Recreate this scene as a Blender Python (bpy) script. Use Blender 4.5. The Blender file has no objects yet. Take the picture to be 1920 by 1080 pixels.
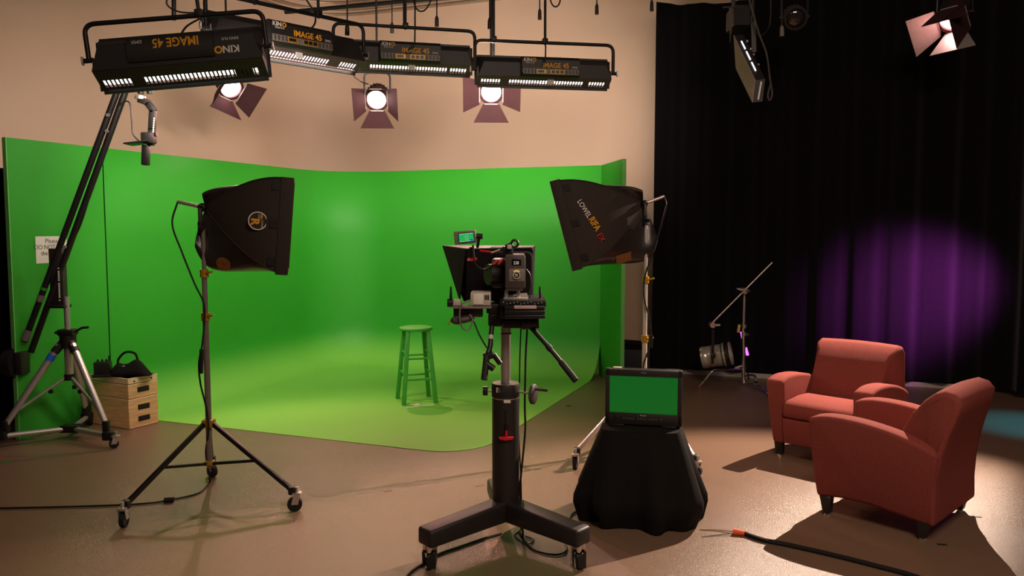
import bpy, bmesh, math, random
from mathutils import Vector, Matrix, Quaternion

random.seed(4)
SC = bpy.context.scene
COL = SC.collection
V = Vector
PI = math.pi

# ------------------------------------------------------------------ camera
CAM_H = 1.71
PITCH = math.radians(4.33)
FPX = 1520.0                      # focal length in pixels of the 1920 px frame
cam_data = bpy.data.cameras.new('studio_camera')
cam = bpy.data.objects.new('studio_camera', cam_data)
COL.objects.link(cam)
cam.location = (0, 0, CAM_H)
cam.rotation_euler = (PI / 2 - PITCH, 0, 0)
cam_data.sensor_width = 36.0
cam_data.lens = 36.0 * FPX / 1920.0
cam_data.clip_start = 0.05
cam_data.clip_end = 100
SC.camera = cam

# ------------------------------------------------------------------ world, light, exposure
SC.view_settings.view_transform = 'Standard'
SC.view_settings.look = 'None'
SC.view_settings.exposure = 0.0
SC.view_settings.gamma = 1.0
SC.view_settings.use_curve_mapping = False
world = bpy.data.worlds.new('studio_world')
SC.world = world
world.use_nodes = True
world.node_tree.nodes['Background'].inputs[0].default_value = (1.0, 0.80, 0.66, 1)
world.node_tree.nodes['Background'].inputs[1].default_value = 0.035
try:
    SC.cycles.use_denoising = True
    SC.cycles.max_bounces = 6
    SC.cycles.sample_clamp_indirect = 4.0
except Exception:
    pass


def aim(d):
    return V(d).to_track_quat('-Z', 'Y').to_euler()


def area_light(name, loc, direction, sx, sy, power, color, spread=180):
    l = bpy.data.lights.new(name, 'AREA')
    l.shape = 'RECTANGLE'
    l.size, l.size_y = sx, sy
    l.energy = power
    l.color = color
    l.spread = math.radians(spread)
    o = bpy.data.objects.new(name, l)
    COL.objects.link(o)
    o.location = loc
    o.rotation_euler = aim(direction)
    return o


def spot_light(name, loc, direction, power, color, angle, blend, radius):
    l = bpy.data.lights.new(name, 'SPOT')
    l.energy = power
    l.color = color
    l.spot_size = math.radians(angle)
    l.spot_blend = blend
    l.shadow_soft_size = radius
    o = bpy.data.objects.new(name, l)
    COL.objects.link(o)
    o.location = loc
    o.rotation_euler = aim(direction)
    return o


# power levels of the lamps in the room (each lamp sits in its fixture's builder)
KINO_W, FRESNEL_W, KEY_W, PURPLE_W, TEAL_W = 32.0, 205.0, 2500.0, 1500.0, 900.0
# soft overhead fills added out of view for ambient light, with no fixtures built
area_light('fill_light', (-2.2, 1.2, 4.6), (-0.05, 0.75, -0.75), 2.4, 1.2, 6.0, (1.0, 0.78, 0.60))
area_light('fill_light', (1.7, 0.7, 4.6), (0.28, 0.62, -0.76), 2.4, 1.2, 155.0, (1.0, 0.78, 0.60))


# ------------------------------------------------------------------ placing
def P(px, py, Y):
    """World point at depth Y (metres in front of the camera) seen at a pixel of the 1920x1080 photograph."""
    a = (px - 960) / FPX
    b = (540 - py) / FPX
    dy = math.cos(PITCH) + b * math.sin(PITCH)
    dz = -math.sin(PITCH) + b * math.cos(PITCH)
    t = Y / dy
    return V((a * t, Y, CAM_H + dz * t))


def FL(px, py, z=0.0):
    """World point on the floor."""
    b = (540 - py) / FPX
    dy = math.cos(PITCH) + b * math.sin(PITCH)
    dz = -math.sin(PITCH) + b * math.cos(PITCH)
    t = (z - CAM_H) / dz
    return V(((px - 960) / FPX * t, dy * t, z))


ROOM_A = math.radians(21.5)
CA, SA = math.cos(ROOM_A), math.sin(ROOM_A)


def RM(u, v, z=0.0):
    """Room axes (u along the back wall, v along the left wall) to world."""
    return V((u * CA + v * SA, -u * SA + v * CA, z))


# ------------------------------------------------------------------ materials
MATS = {}


def srgb(r, g, b):
    f = lambda c: (c / 255 / 12.92) if c / 255 <= 0.04045 else ((c / 255 + 0.055) / 1.055) ** 2.4
    return (f(r), f(g), f(b), 1.0)


def mat(name, col, rough=0.5, metal=0.0, var=0.08, scale=30.0, bump=0.0, bscale=None, emit=None, estr=0.0, coat=0.0, sheen=0.0, stretch=None, spec=0.5):
    m = bpy.data.materials.new(name)
    m.use_nodes = True
    nt = m.node_tree
    b = nt.nodes['Principled BSDF']
    b.inputs['Roughness'].default_value = rough
    b.inputs['Metallic'].default_value = metal
    b.inputs['Coat Weight'].default_value = coat
    b.inputs['Sheen Weight'].default_value = sheen
    b.inputs['Specular IOR Level'].default_value = spec
    tc = nt.nodes.new('ShaderNodeTexCoord')
    mp = nt.nodes.new('ShaderNodeMapping')
    if stretch:
        mp.inputs['Scale'].default_value = stretch
    nt.links.new(tc.outputs['Object'], mp.inputs['Vector'])
    n = nt.nodes.new('ShaderNodeTexNoise')
    n.inputs['Scale'].default_value = scale
    n.inputs['Detail'].default_value = 4
    nt.links.new(mp.outputs[0], n.inputs['Vector'])
    r = nt.nodes.new('ShaderNodeValToRGB')
    r.color_ramp.elements[0].position = 0.3
    r.color_ramp.elements[1].position = 0.7
    r.color_ramp.elements[0].color = (col[0] * (1 - var), col[1] * (1 - var), col[2] * (1 - var), 1)
    r.color_ramp.elements[1].color = (min(1, col[0] * (1 + var)), min(1, col[1] * (1 + var)), min(1, col[2] * (1 + var)), 1)
    nt.links.new(n.outputs['Fac'], r.inputs['Fac'])
    nt.links.new(r.outputs['Color'], b.inputs['Base Color'])
    if bump:
        n2 = nt.nodes.new('ShaderNodeTexNoise')
        n2.inputs['Scale'].default_value = bscale or scale * 4
        n2.inputs['Detail'].default_value = 2
        nt.links.new(mp.outputs[0], n2.inputs['Vector'])
        bp = nt.nodes.new('ShaderNodeBump')
        bp.inputs['Strength'].default_value = bump
        bp.inputs['Distance'].default_value = 0.01
        nt.links.new(n2.outputs['Fac'], bp.inputs['Height'])
        nt.links.new(bp.outputs['Normal'], b.inputs['Normal'])
    if emit:
        b.inputs['Emission Color'].default_value = emit
        b.inputs['Emission Strength'].default_value = estr
    MATS[name] = m
    return m


mat('beige_paint', srgb(208, 174, 150), 0.65, var=0.03, scale=1.2, bump=0.03, bscale=60)
mat('floor_epoxy', srgb(121, 95, 76), 0.29, var=0.26, scale=210, bump=0.34, bscale=250, spec=0.8)  # speckled floor; strong colour grain also imitates the sparkle of the spotlights
mat('ceiling_paint', srgb(40, 36, 34), 0.9)
mat('rubber_base', srgb(60, 52, 48), 0.6)
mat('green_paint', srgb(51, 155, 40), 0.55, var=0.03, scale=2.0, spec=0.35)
mat('green_floor_lit', srgb(122, 196, 72), 0.45, var=0.04, scale=3.0, spec=0.5)  # lighter green that carries the warm spotlight in its colour
mat('green_stool', srgb(70, 172, 58), 0.55, var=0.06, scale=12)
mat('black_drape', srgb(13, 11, 13), 0.95, var=0.2, scale=40, sheen=0.15, spec=0.1)
mat('black_cloth', srgb(23, 20, 19), 0.92, var=0.15, scale=60, bump=0.1, bscale=400, spec=0.15)
mat('patch_amber', srgb(124, 78, 30), 0.5, var=0.35, scale=90)
mat('soft_cloth', srgb(52, 43, 39), 0.75, var=0.1, scale=80, spec=0.3)
mat('soft_shiny', srgb(40, 34, 32), 0.33, var=0.1, scale=30, bump=0.15, bscale=9)
mat('black_metal', srgb(27, 24, 24), 0.45, 0.2, var=0.15, scale=40)
mat('black_paint', srgb(34, 29, 28), 0.5, 0.0, var=0.12, scale=60, bump=0.05, bscale=300)
mat('black_plastic', srgb(24, 22, 22), 0.4, var=0.1, scale=50)
mat('dark_grey', srgb(66, 58, 56), 0.55, var=0.1)
mat('mid_grey', srgb(120, 110, 104), 0.5, var=0.1)
mat('light_grey', srgb(190, 180, 170), 0.5, var=0.08)
mat('steel', srgb(205, 196, 190), 0.32, 0.75, var=0.05)
mat('chrome', srgb(225, 220, 215), 0.12, 1.0, var=0.02)
mat('bright_alu', srgb(200, 190, 178), 0.25, 0.55, var=0.05)
mat('brass_gold', srgb(190, 140, 40), 0.4, 0.3, var=0.1)
mat('gold_ink', srgb(226, 158, 30), 0.6, var=0.03)
mat('white_ink', srgb(225, 220, 214), 0.6, var=0.03)
mat('red_ink', srgb(205, 40, 40), 0.6, var=0.03)
mat('grey_ink', srgb(90, 84, 80), 0.6, var=0.03)
mat('red_plastic', srgb(215, 30, 40), 0.35, var=0.05)
mat('orange_tape', srgb(235, 92, 40), 0.5, var=0.05)
mat('blue_tape', srgb(30, 90, 200), 0.5)
mat('paper', srgb(225, 218, 208), 0.8, var=0.03)
mat('clear_tape', srgb(120, 112, 106), 0.3, var=0.1)
mat('rubber', srgb(18, 17, 17), 0.7)
mat('fabric_red', srgb(134, 64, 57), 0.9, var=0.24, scale=240, bump=0.35, bscale=420, spec=0.15)
mat('leg_wood', srgb(34, 28, 26), 0.45)
mat('plywood', srgb(236, 186, 130), 0.6, var=0.22, scale=5, stretch=(1.0, 1.0, 9.0), bump=0.05, bscale=30)
mat('plywood_pale', srgb(240, 208, 166), 0.6, var=0.10, scale=7, stretch=(1.0, 6.0, 6.0))
mat('hole_dark', srgb(30, 22, 16), 0.9)
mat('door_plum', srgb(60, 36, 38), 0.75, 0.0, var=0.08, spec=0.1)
mat('side_grey', srgb(98, 74, 78), 0.5, var=0.08)
mat('door_alu', srgb(170, 160, 155), 0.5, 0.3)
mat('reflector', srgb(235, 235, 232), 0.5, var=0.02)
mat('tube_glow', (1, 1, 1, 1), 0.5, emit=(1.0, 0.93, 0.94, 1), estr=2.4)
mat('lens_glow', (1, 1, 1, 1), 0.3, emit=(1.0, 0.62, 0.60, 1), estr=34.0)
mat('lens_off', srgb(40, 34, 34), 0.08, coat=1.0)
mat('led_face', srgb(150, 128, 118), 0.6, var=0.5, scale=150)
mat('screen_green', (0.0, 0.05, 0.01, 1), 0.25, emit=(0.004, 0.10, 0.010, 1), estr=0.9)
mat('screen_key', (0.0, 0.1, 0.03, 1), 0.25, emit=(0.02, 0.42, 0.10, 1), estr=0.9)
mat('screen_blue', (0.0, 0.02, 0.1, 1), 0.25, emit=(0.03, 0.10, 0.45, 1), estr=0.8)
mat('screen_black', srgb(12, 12, 13), 0.15)
mat('digit_glow', (0.5, 0.5, 0.45, 1), 0.4, emit=(0.8, 0.78, 0.66, 1), estr=0.4)
mat('amber_glow', (0.5, 0.3, 0.05, 1), 0.4, emit=(0.9, 0.5, 0.06, 1), estr=0.5)
mat('purple_glow', (0.4, 0.1, 0.6, 1), 0.4, emit=(0.62, 0.10, 1.0, 1), estr=2.6)
mat('pink_label', srgb(190, 160, 165), 0.6)
mat('pcb_green', srgb(40, 90, 46), 0.5)
mat('case_blue', srgb(32, 34, 44), 0.7, var=0.15)
mat('cable_black', srgb(18, 16, 16), 0.5)
mat('cable_tan', srgb(170, 140, 118), 0.5)
mat('conduit', srgb(170, 146, 124), 0.4, 0.5)
mat('stain', srgb(110, 90, 82), 0.5)
mat('tape_black', srgb(34, 30, 28), 0.6)
mat('tape_white', srgb(240, 228, 214), 0.6)
mat('green_edge', srgb(110, 190, 96), 0.6)


# ------------------------------------------------------------------ mesh building
class MB:
    def __init__(s):
        s.bm = bmesh.new()

    def _merge(s, t, M=None):
        if M is not None:
            t.transform(M)
        me = bpy.data.meshes.new('tmp')
        t.to_mesh(me)
        t.free()
        s.bm.from_mesh(me)
        bpy.data.meshes.remove(me)
        return s

    def box(s, c, size, R=None, bev=0.0, seg=2):
        t = bmesh.new()
        bmesh.ops.create_cube(t, size=1.0)
        bmesh.ops.scale(t, vec=size, verts=t.verts)
        if bev:
            bmesh.ops.bevel(t, geom=t.edges[:], offset=bev, segments=seg, profile=0.5, affect='EDGES')
        M = Matrix.Translation(c)
        if R is not None:
            M = M @ R.to_4x4()
        return s._merge(t, M)

    def beam(s, a, b, w, h, bev=0.0, up=(0, 0, 1)):
        a, b = V(a), V(b)
        d = b - a
        y = d.normalized()
        x = y.cross(V(up))
        if x.length < 1e-4:
            x = V((1, 0, 0))
        x.normalize()
        z = x.cross(y)
        R = Matrix((x, y, z)).transposed()
        return s.box((a + b) / 2, (w, d.length, h), R, bev)

    def tube(s, pts, r, n=10, cap=True):
        pts = [V(p) for p in pts]
        k = len(pts)
        rs = r if isinstance(r, (list, tuple)) else [r] * k
        tans = []
        for i in range(k):
            d = pts[min(i + 1, k - 1)] - pts[max(i - 1, 0)]
            tans.append(d.normalized() if d.length > 1e-9 else V((0, 0, 1)))
        t0 = tans[0]
        nx = t0.cross(V((0, 0, 1)))
        if nx.length < 1e-3:
            nx = t0.cross(V((1, 0, 0)))
        nx.normalize()
        rings = []
        prev = t0
        for i in range(k):
            q = prev.rotation_difference(tans[i])
            nx = q @ nx
            nx = (nx - tans[i] * nx.dot(tans[i])).normalized()
            ny = tans[i].cross(nx)
            prev = tans[i]
            rings.append([s.bm.verts.new(pts[i] + (nx * math.cos(2 * PI * j / n) + ny * math.sin(2 * PI * j / n)) * rs[i]) for j in range(n)])
        for i in range(k - 1):
            for j in range(n):
                s.bm.faces.new((rings[i][j], rings[i][(j + 1) % n], rings[i + 1][(j + 1) % n], rings[i + 1][j]))
        if cap:
            s.bm.faces.new(rings[0][::-1])
            s.bm.faces.new(rings[-1])
        return s

    def cyl(s, a, b, r, r2=None, n=16):
        return s.tube([a, b], [r, r if r2 is None else r2], n)

    def lathe(s, prof, n=24, M=None):
        """prof: list of (radius, height); axis +Z."""
        t = bmesh.new()
        rings = []
        for (r, z) in prof:
            if r < 1e-6:
                rings.append([t.verts.new((0, 0, z))])
            else:
                rings.append([t.verts.new((r * math.cos(2 * PI * j / n), r * math.sin(2 * PI * j / n), z)) for j in range(n)])
        for a, b in zip(rings[:-1], rings[1:]):
            for j in range(n):
                k = (j + 1) % n
                if len(a) == 1 and len(b) == 1:
                    continue
                if len(a) == 1:
                    t.faces.new((a[0], b[k], b[j]))
                elif len(b) == 1:
                    t.faces.new((a[j], a[k], b[0]))
                else:
                    t.faces.new((a[j], a[k], b[k], b[j]))
        return s._merge(t, M)

    def prism(s, poly, x0, x1, M=None, bev=0.0, seg=3, ang=35):
        """poly in (y, z), extruded along x."""
        t = bmesh.new()
        A = [t.verts.new((x0, p[0], p[1])) for p in poly]
        B = [t.verts.new((x1, p[0], p[1])) for p in poly]
        n = len(poly)
        t.faces.new(A[::-1])
        t.faces.new(B)
        for i in range(n):
            t.faces.new((A[i], A[(i + 1) % n], B[(i + 1) % n], B[i]))
        bmesh.ops.recalc_face_normals(t, faces=t.faces)
        if bev:
            es = [e for e in t.edges if len(e.link_faces) == 2 and e.calc_face_angle(0) > math.radians(ang)]
            bmesh.ops.bevel(t, geom=es, offset=bev, segments=seg, profile=0.5, affect='EDGES')
        return s._merge(t, M)

    def grid(s, pts):
        """pts: rows of points."""
        vs = [[s.bm.verts.new(p) for p in row] for row in pts]
        for i in range(len(vs) - 1):
            for j in range(len(vs[0]) - 1):
                s.bm.faces.new((vs[i][j], vs[i][j + 1], vs[i + 1][j + 1], vs[i + 1][j]))
        return s

    def plate(s, pts, th):
        """flat polygon given in order, thickened along its normal on both sides."""
        pts = [V(p) for p in pts]
        n = (pts[1] - pts[0]).cross(pts[2] - pts[0]).normalized()
        A = [s.bm.verts.new(p + n * th / 2) for p in pts]
        B = [s.bm.verts.new(p - n * th / 2) for p in pts]
        k = len(pts)
        s.bm.faces.new(A)
        s.bm.faces.new(B[::-1])
        for i in range(k):
            s.bm.faces.new((A[i], B[i], B[(i + 1) % k], A[(i + 1) % k]))
        return s

    def sphere(s, c, r, n=12, sc=(1, 1, 1)):
        t = bmesh.new()
        bmesh.ops.create_uvsphere(t, u_segments=n, v_segments=max(6, n // 2 + 2), radius=r)
        bmesh.ops.scale(t, vec=sc, verts=t.verts)
        return s._merge(t, Matrix.Translation(c))

    def build(s, name, m, parent=None, world=False, smooth=40, recalc=True, label=None):
        bm = s.bm
        if world and parent is not None:
            bm.transform(root_matrix(parent).inverted())
        if recalc:
            bmesh.ops.recalc_face_normals(bm, faces=bm.faces)
        for e in bm.edges:
            if len(e.link_faces) == 2:
                e.smooth = e.calc_face_angle(0) < math.radians(smooth)
        for f in bm.faces:
            f.smooth = True
        me = bpy.data.meshes.new(name)
        bm.to_mesh(me)
        bm.free()
        me.materials.append(MATS[m])
        o = bpy.data.objects.new(name, me)
        COL.objects.link(o)
        if parent is not None:
            o.parent = parent
        if label:
            o['label'] = label
        return o


def root_matrix(o):
    M = o.matrix_basis.copy()
    while o.parent is not None:
        o = o.parent
        M = o.matrix_basis @ M
    return M


def thing(name, label, cat, loc=(0, 0, 0), rz=0.0, group=None):
    o = bpy.data.objects.new(name, None)
    COL.objects.link(o)
    o.empty_display_size = 0.1
    o.location = loc
    o.rotation_euler = (0, 0, rz)
    o['label'] = label
    o['category'] = cat
    if group:
        o['group'] = group
    return o


def tag(o, label, cat, group=None):
    o['label'] = label
    o['category'] = cat
    if group:
        o['group'] = group
    return o


def structure(o):
    o['kind'] = 'structure'
    return o


def text(name, s, size, m, parent, origin, right, up, world=True, depth=0.0008, bold=0.0, align='LEFT', sx=1.0, shear=0.0):
    cu = bpy.data.curves.new('t', 'FONT')
    cu.body = s
    cu.size = size
    cu.extrude = depth
    cu.offset = bold
    cu.align_x = align
    cu.shear = shear
    cu.resolution_u = 3
    ob = bpy.data.objects.new('t', cu)
    COL.objects.link(ob)
    dg = bpy.context.evaluated_depsgraph_get()
    me = bpy.data.meshes.new_from_object(ob.evaluated_get(dg))
    bpy.data.objects.remove(ob)
    bpy.data.curves.remove(cu)
    r = V(right).normalized()
    n = r.cross(V(up)).normalized()
    u = n.cross(r)
    M = Matrix((r, u, n)).transposed().to_4x4()
    M.translation = V(origin)
    M = M @ Matrix.Diagonal((sx, 1, 1, 1))
    if world and parent is not None:
        M = root_matrix(parent).inverted() @ M
    me.transform(M)
    me.materials.clear()
    me.materials.append(MATS[m])
    me.name = name
    o = bpy.data.objects.new(name, me)
    COL.objects.link(o)
    o.parent = parent
    return o


def arc_path(pts, r, n=6):
    """polyline with rounded corners."""
    pts = [V(p) for p in pts]
    out = [pts[0]]
    for i in range(1, len(pts) - 1):
        a = (pts[i - 1] - pts[i])
        b = (pts[i + 1] - pts[i])
        ra = min(r, a.length * 0.49, b.length * 0.49)
        p0 = pts[i] + a.normalized() * ra
        p1 = pts[i] + b.normalized() * ra
        for k in range(n + 1):
            t = k / n
            out.append((1 - t) ** 2 * p0 + 2 * t * (1 - t) * pts[i] + t * t * p1)
    out.append(pts[-1])
    return out


def spline(pts, n=8):
    """Catmull-Rom through points."""
    pts = [V(p) for p in pts]
    q = [pts[0] * 2 - pts[1]] + pts + [pts[-1] * 2 - pts[-2]]
    out = []
    for i in range(1, len(q) - 2):
        for k in range(n):
            t = k / n
            a, b, c, d = q[i - 1], q[i], q[i + 1], q[i + 2]
            out.append(0.5 * ((2 * b) + (c - a) * t + (2 * a - 5 * b + 4 * c - d) * t * t + (-a + 3 * b - 3 * c + d) * t ** 3))
    out.append(pts[-1])
    return out


def look(n, up=(0, 0, 1)):
    """Rotation whose +Z is n and +Y is as near to up as can be."""
    n = V(n).normalized()
    x = V(up).cross(n)
    if x.length < 1e-4:
        x = V((1, 0, 0))
    x.normalize()
    return Matrix((x, n.cross(x), n)).transposed()


def frame4(o, R):
    M = R.to_4x4()
    M.translation = V(o)
    return M


# ================================================================== THE ROOM
def slab(name, pts, th, m):
    """thick wall or floor from four corners."""
    o = MB().plate(pts, th).build(name, m)
    return structure(o)


slab('floor', [(-12, -3, -0.05), (11, -3, -0.05), (11, 14, -0.05), (-12, 14, -0.05)], 0.1, 'floor_epoxy')
WB, WL = 9.85, -6.95
slab('wall_back', [RM(WL + 1.0, WB + 0.05, 0), RM(3.4, WB + 0.05, 0), RM(3.4, WB + 0.05, 5.6), RM(WL + 1.0, WB + 0.05, 5.6)], 0.1, 'beige_paint')
slab('wall_left', [RM(WL - 0.05, 1.0, 0), RM(WL - 0.05, WB - 1.0, 0), RM(WL - 0.05, WB - 1.0, 5.6), RM(WL - 0.05, 1.0, 5.6)], 0.1, 'beige_paint')
m = MB()
arc_ = [PI - PI / 2 * k / 16 for k in range(17)]
m.grid([[RM(WL + 1.0 + math.cos(a), WB - 1.0 + math.sin(a), z) for a in arc_] for z in (0, 5.6)])
structure(m.build('wall_corner', 'beige_paint', smooth=60, recalc=False))
structure(MB().beam(RM(WL + 0.9, WB - 0.006, 0.05), RM(3.4, WB - 0.006, 0.05), 0.012, 0.10).build('baseboard_back', 'rubber_base'))
structure(MB().beam(RM(WL + 0.006, 1.0, 0.05), RM(WL + 0.006, WB - 0.9, 0.05), 0.012, 0.10).build('baseboard_left', 'rubber_base'))

# ---- green screen cove (walls, cove and painted floor)
CL, CB, CR, CFR = -6.03, 9.0, -2.45, 5.42
GH, PR, COVE = 2.405, 0.75, 0.5


def cyc_path():
    out = []                                    # (u, v, inward normal)
    for k in range(9):
        out.append((CL, CFR + (CB - PR - CFR) * k / 8, (1, 0)))
    for k in range(1, 12):
        a = PI - (PI / 2) * k / 12
        out.append((CL + PR + PR * math.cos(a), CB - PR + PR * math.sin(a), (-math.cos(a), -math.sin(a))))
    for k in range(9):
        out.append((CL + PR + (CR - CL - PR) * k / 8, CB, (0, -1)))
    return out


cyc = thing('green_screen_cove', 'bright green painted studio cove with curved corner and green floor', 'green screen', RM(-4.2, 7.2, 0), -ROOM_A)
rows = []
zs = [(0, GH), (0, 1.6), (0, 0.9)] + [(COVE - COVE * math.cos(a), COVE - COVE * math.sin(a)) for a in [PI / 2 * k / 12 for k in range(13)]]
TH = 0.03
zs = [(-TH, 0.0), (-TH, GH)] + zs
path = cyc_path()
for (off, z) in zs:
    rows.append([RM(u + n[0] * off, v + n[1] * off, max(z, 0.004)) for (u, v, n) in path])
gm = MATS['green_paint'].copy()                  # warm spotlight painted in: the green turns lighter towards the floor
MATS['green_cove_lit'] = gm
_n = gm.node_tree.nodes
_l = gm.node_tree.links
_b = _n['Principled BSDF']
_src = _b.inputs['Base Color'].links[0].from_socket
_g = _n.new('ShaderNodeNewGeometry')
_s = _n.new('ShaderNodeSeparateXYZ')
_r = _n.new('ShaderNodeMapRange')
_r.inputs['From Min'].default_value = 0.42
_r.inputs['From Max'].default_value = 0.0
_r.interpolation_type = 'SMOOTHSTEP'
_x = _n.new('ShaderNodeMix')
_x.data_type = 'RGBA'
_x.inputs['B'].default_value = srgb(134, 206, 80)  # spotlit floor tone, put into the base colour
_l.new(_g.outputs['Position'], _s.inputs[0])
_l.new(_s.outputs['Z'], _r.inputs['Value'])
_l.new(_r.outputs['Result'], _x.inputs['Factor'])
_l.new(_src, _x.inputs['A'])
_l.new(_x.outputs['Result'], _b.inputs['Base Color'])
MB().grid(rows).build('cove_wall', 'green_cove_lit', cyc, world=True, smooth=50, recalc=False)
fl = []
for (u, v, n) in path:
    fl.append(RM(u + n[0] * COVE, v + n[1] * COVE, 0.004))
rr = 0.42
edge = [RM(CR, CB - COVE, 0.004)]
for k in range(9):
    a = -PI / 2 * k / 8
    edge.append(RM(CR - rr + rr * math.cos(a), CFR + rr + rr * math.sin(a), 0.004))
m = MB()
vs = [m.bm.verts.new(p) for p in fl + edge[1:]]
vb = [m.bm.verts.new(p - V((0, 0, 0.0038))) for p in fl + edge[1:]]
m.bm.faces.new(vs)
for i in range(len(vs)):
    j = (i + 1) % len(vs)
    m.bm.faces.new((vs[i], vb[i], vb[j], vs[j]))
m.build('painted_floor', 'green_cove_lit', cyc, world=True)


def wing(label, a, b):
    """straight green flat standing at the end of the cove."""
    a, b = V(a), V(b)
    t = thing('green_screen_panel', label, 'green screen', (a + b) / 2, math.atan2((b - a).y, (b - a).x), 'flat green screen panels')
    L = (b - a).length
    MB().box((0, 0, GH / 2), (L, 0.035, GH), None, 0.002, 1).build('face_board', 'green_paint', t)
    MB().box((-L / 2 - 0.004, 0, GH / 2), (0.008, 0.04, GH), None).build('edge_strip', 'green_edge', t)
    return t


wing('flat green panel with a paper notice, standing behind the tripod crane', RM(CL, 4.50), RM(CL, CFR - 0.026))
wing('narrow flat green panel beside the black curtain', FL(1166, 731) * 1.0, RM(CR + 0.012, CB + 0.0))

# paper notice on the first panel
nt_ = thing('paper_notice', 'white paper notice taped on the flat green panel', 'notice', P(96, 468, 6.72), 0)
wdir = (RM(CL, 6) - RM(CL, 5)).normalized()      # along the left wall, away from the camera
wn = (RM(1, 0) - RM(0, 0)).normalized()
c0 = RM(CL, 4.56) + wdir * 0.0


def on_left_wall(px, py, off=0.02):
    """point of the left green wall plane seen at a pixel."""
    a = P(px, py, 1.0) - V((0, 0, CAM_H))
    o = V((0, 0, CAM_H))
    q = RM(CL, 5.0) + wn * off
    t = (q - o).dot(wn) / a.dot(wn)
    return o + a * t


nc = on_left_wall(97, 468, 0.02)
nt_.location = nc
MB().box(nc, (0.0015, 0.29, 0.22), Matrix((wn, wdir, V((0, 0, 1)))).transposed()).build('sheet', 'paper', nt_, world=True)
for i, s in enumerate(('Please', 'DO NOT touch', 'the Green')):
    text('lettering', s, 0.052, 'grey_ink', nt_, nc + V((0, 0, 0.055 - 0.05 * i)) + wn * 0.002, wdir, (0, 0, 1), align='CENTER', sx=0.92)

# dark drape hanging beyond the end of the panel
rows = []
for z in (2.2, 1.2, 0.5, 0.02):
    row = []
    for k in range(60):
        t = k / 59
        p = RM(CL - 0.25 - 0.25 * t, 3.2 + 1.9 * t, z) + wn * 0.035 * math.sin(k * 1.25)
        row.append(p)
    rows.append(row)
o = MB().grid(rows).build('dark_drape', 'black_drape', smooth=60, recalc=False)
tag(o, 'dark drape hanging behind the edge of the flat green panel', 'curtain')

# ---- black stage curtain along the back and round to the side
cp = [V((1.63, 9.36, 0)), V((2.4, 9.17, 0)), V((3.4, 8.86, 0)), V((4.35, 8.52, 0)), V((4.9, 8.25, 0)), V((5.12, 7.8, 0)), V((5.05, 7.2, 0)), V((4.95, 6.3, 0)), V((4.95, 4.0, 0))]


def drape(path, z0, z1, fold, amp, seed):
    rnd = random.Random(seed)
    pts = spline(path, 60)
    L = [0]
    for a, b in zip(pts[:-1], pts[1:]):
        L.append(L[-1] + (b - a).length)
    rows = [[], [], [], [], []]
    zz = [z1, z1 - 0.2, (z0 + z1) / 2, z0 + 0.4, z0]
    ph = [rnd.uniform(0, 6.28) for _ in range(5)]
    for i, p in enumerate(pts):
        d = pts[min(i + 1, len(pts) - 1)] - pts[max(i - 1, 0)]
        n = V((d.y, -d.x, 0)).normalized()
        s = L[i]
        w = math.sin(s * fold + 0.9 * math.sin(s * 1.7 + ph[0])) + 0.45 * math.sin(s * fold * 0.43 + ph[1]) + 0.25 * math.sin(s * fold * 2.3 + ph[2])
        for r, z in enumerate(zz):
            k = 0.75 + 0.25 * r / 4
            hem = 0.05 * abs(math.sin(s * 2.2)) if r == 0 else 0
            rows[r].append(V((p.x, p.y, z - hem)) + n * amp * w * k)
    return rows


o = MB().grid(drape(cp, 0.07, 4.23, 15.0, 0.05, 3)).build('stage_curtain', 'black_drape', smooth=80, recalc=False)
tag(o, 'tall black pleated stage curtain behind the red armchairs', 'curtain')
structure(MB().beam(V((1.45, 9.53, 0.025)), V((4.9, 8.40, 0.025)), 0.02, 0.05).build('trim_1', 'light_grey'))

# ---- conduit run high on the walls
for i, dz in enumerate((0.0, 0.07, 0.16)):
    pts = [RM(WL + 0.03, 2.5, 4.62 + dz), RM(WL + 0.03, WB - 0.03, 4.62 + dz), RM(1.5, WB - 0.03, 4.62 + dz)]
    structure(MB().tube(arc_path(pts, 1.0, 12), 0.022, 8).build('trim_%d' % (i + 2), 'conduit'))


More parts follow.
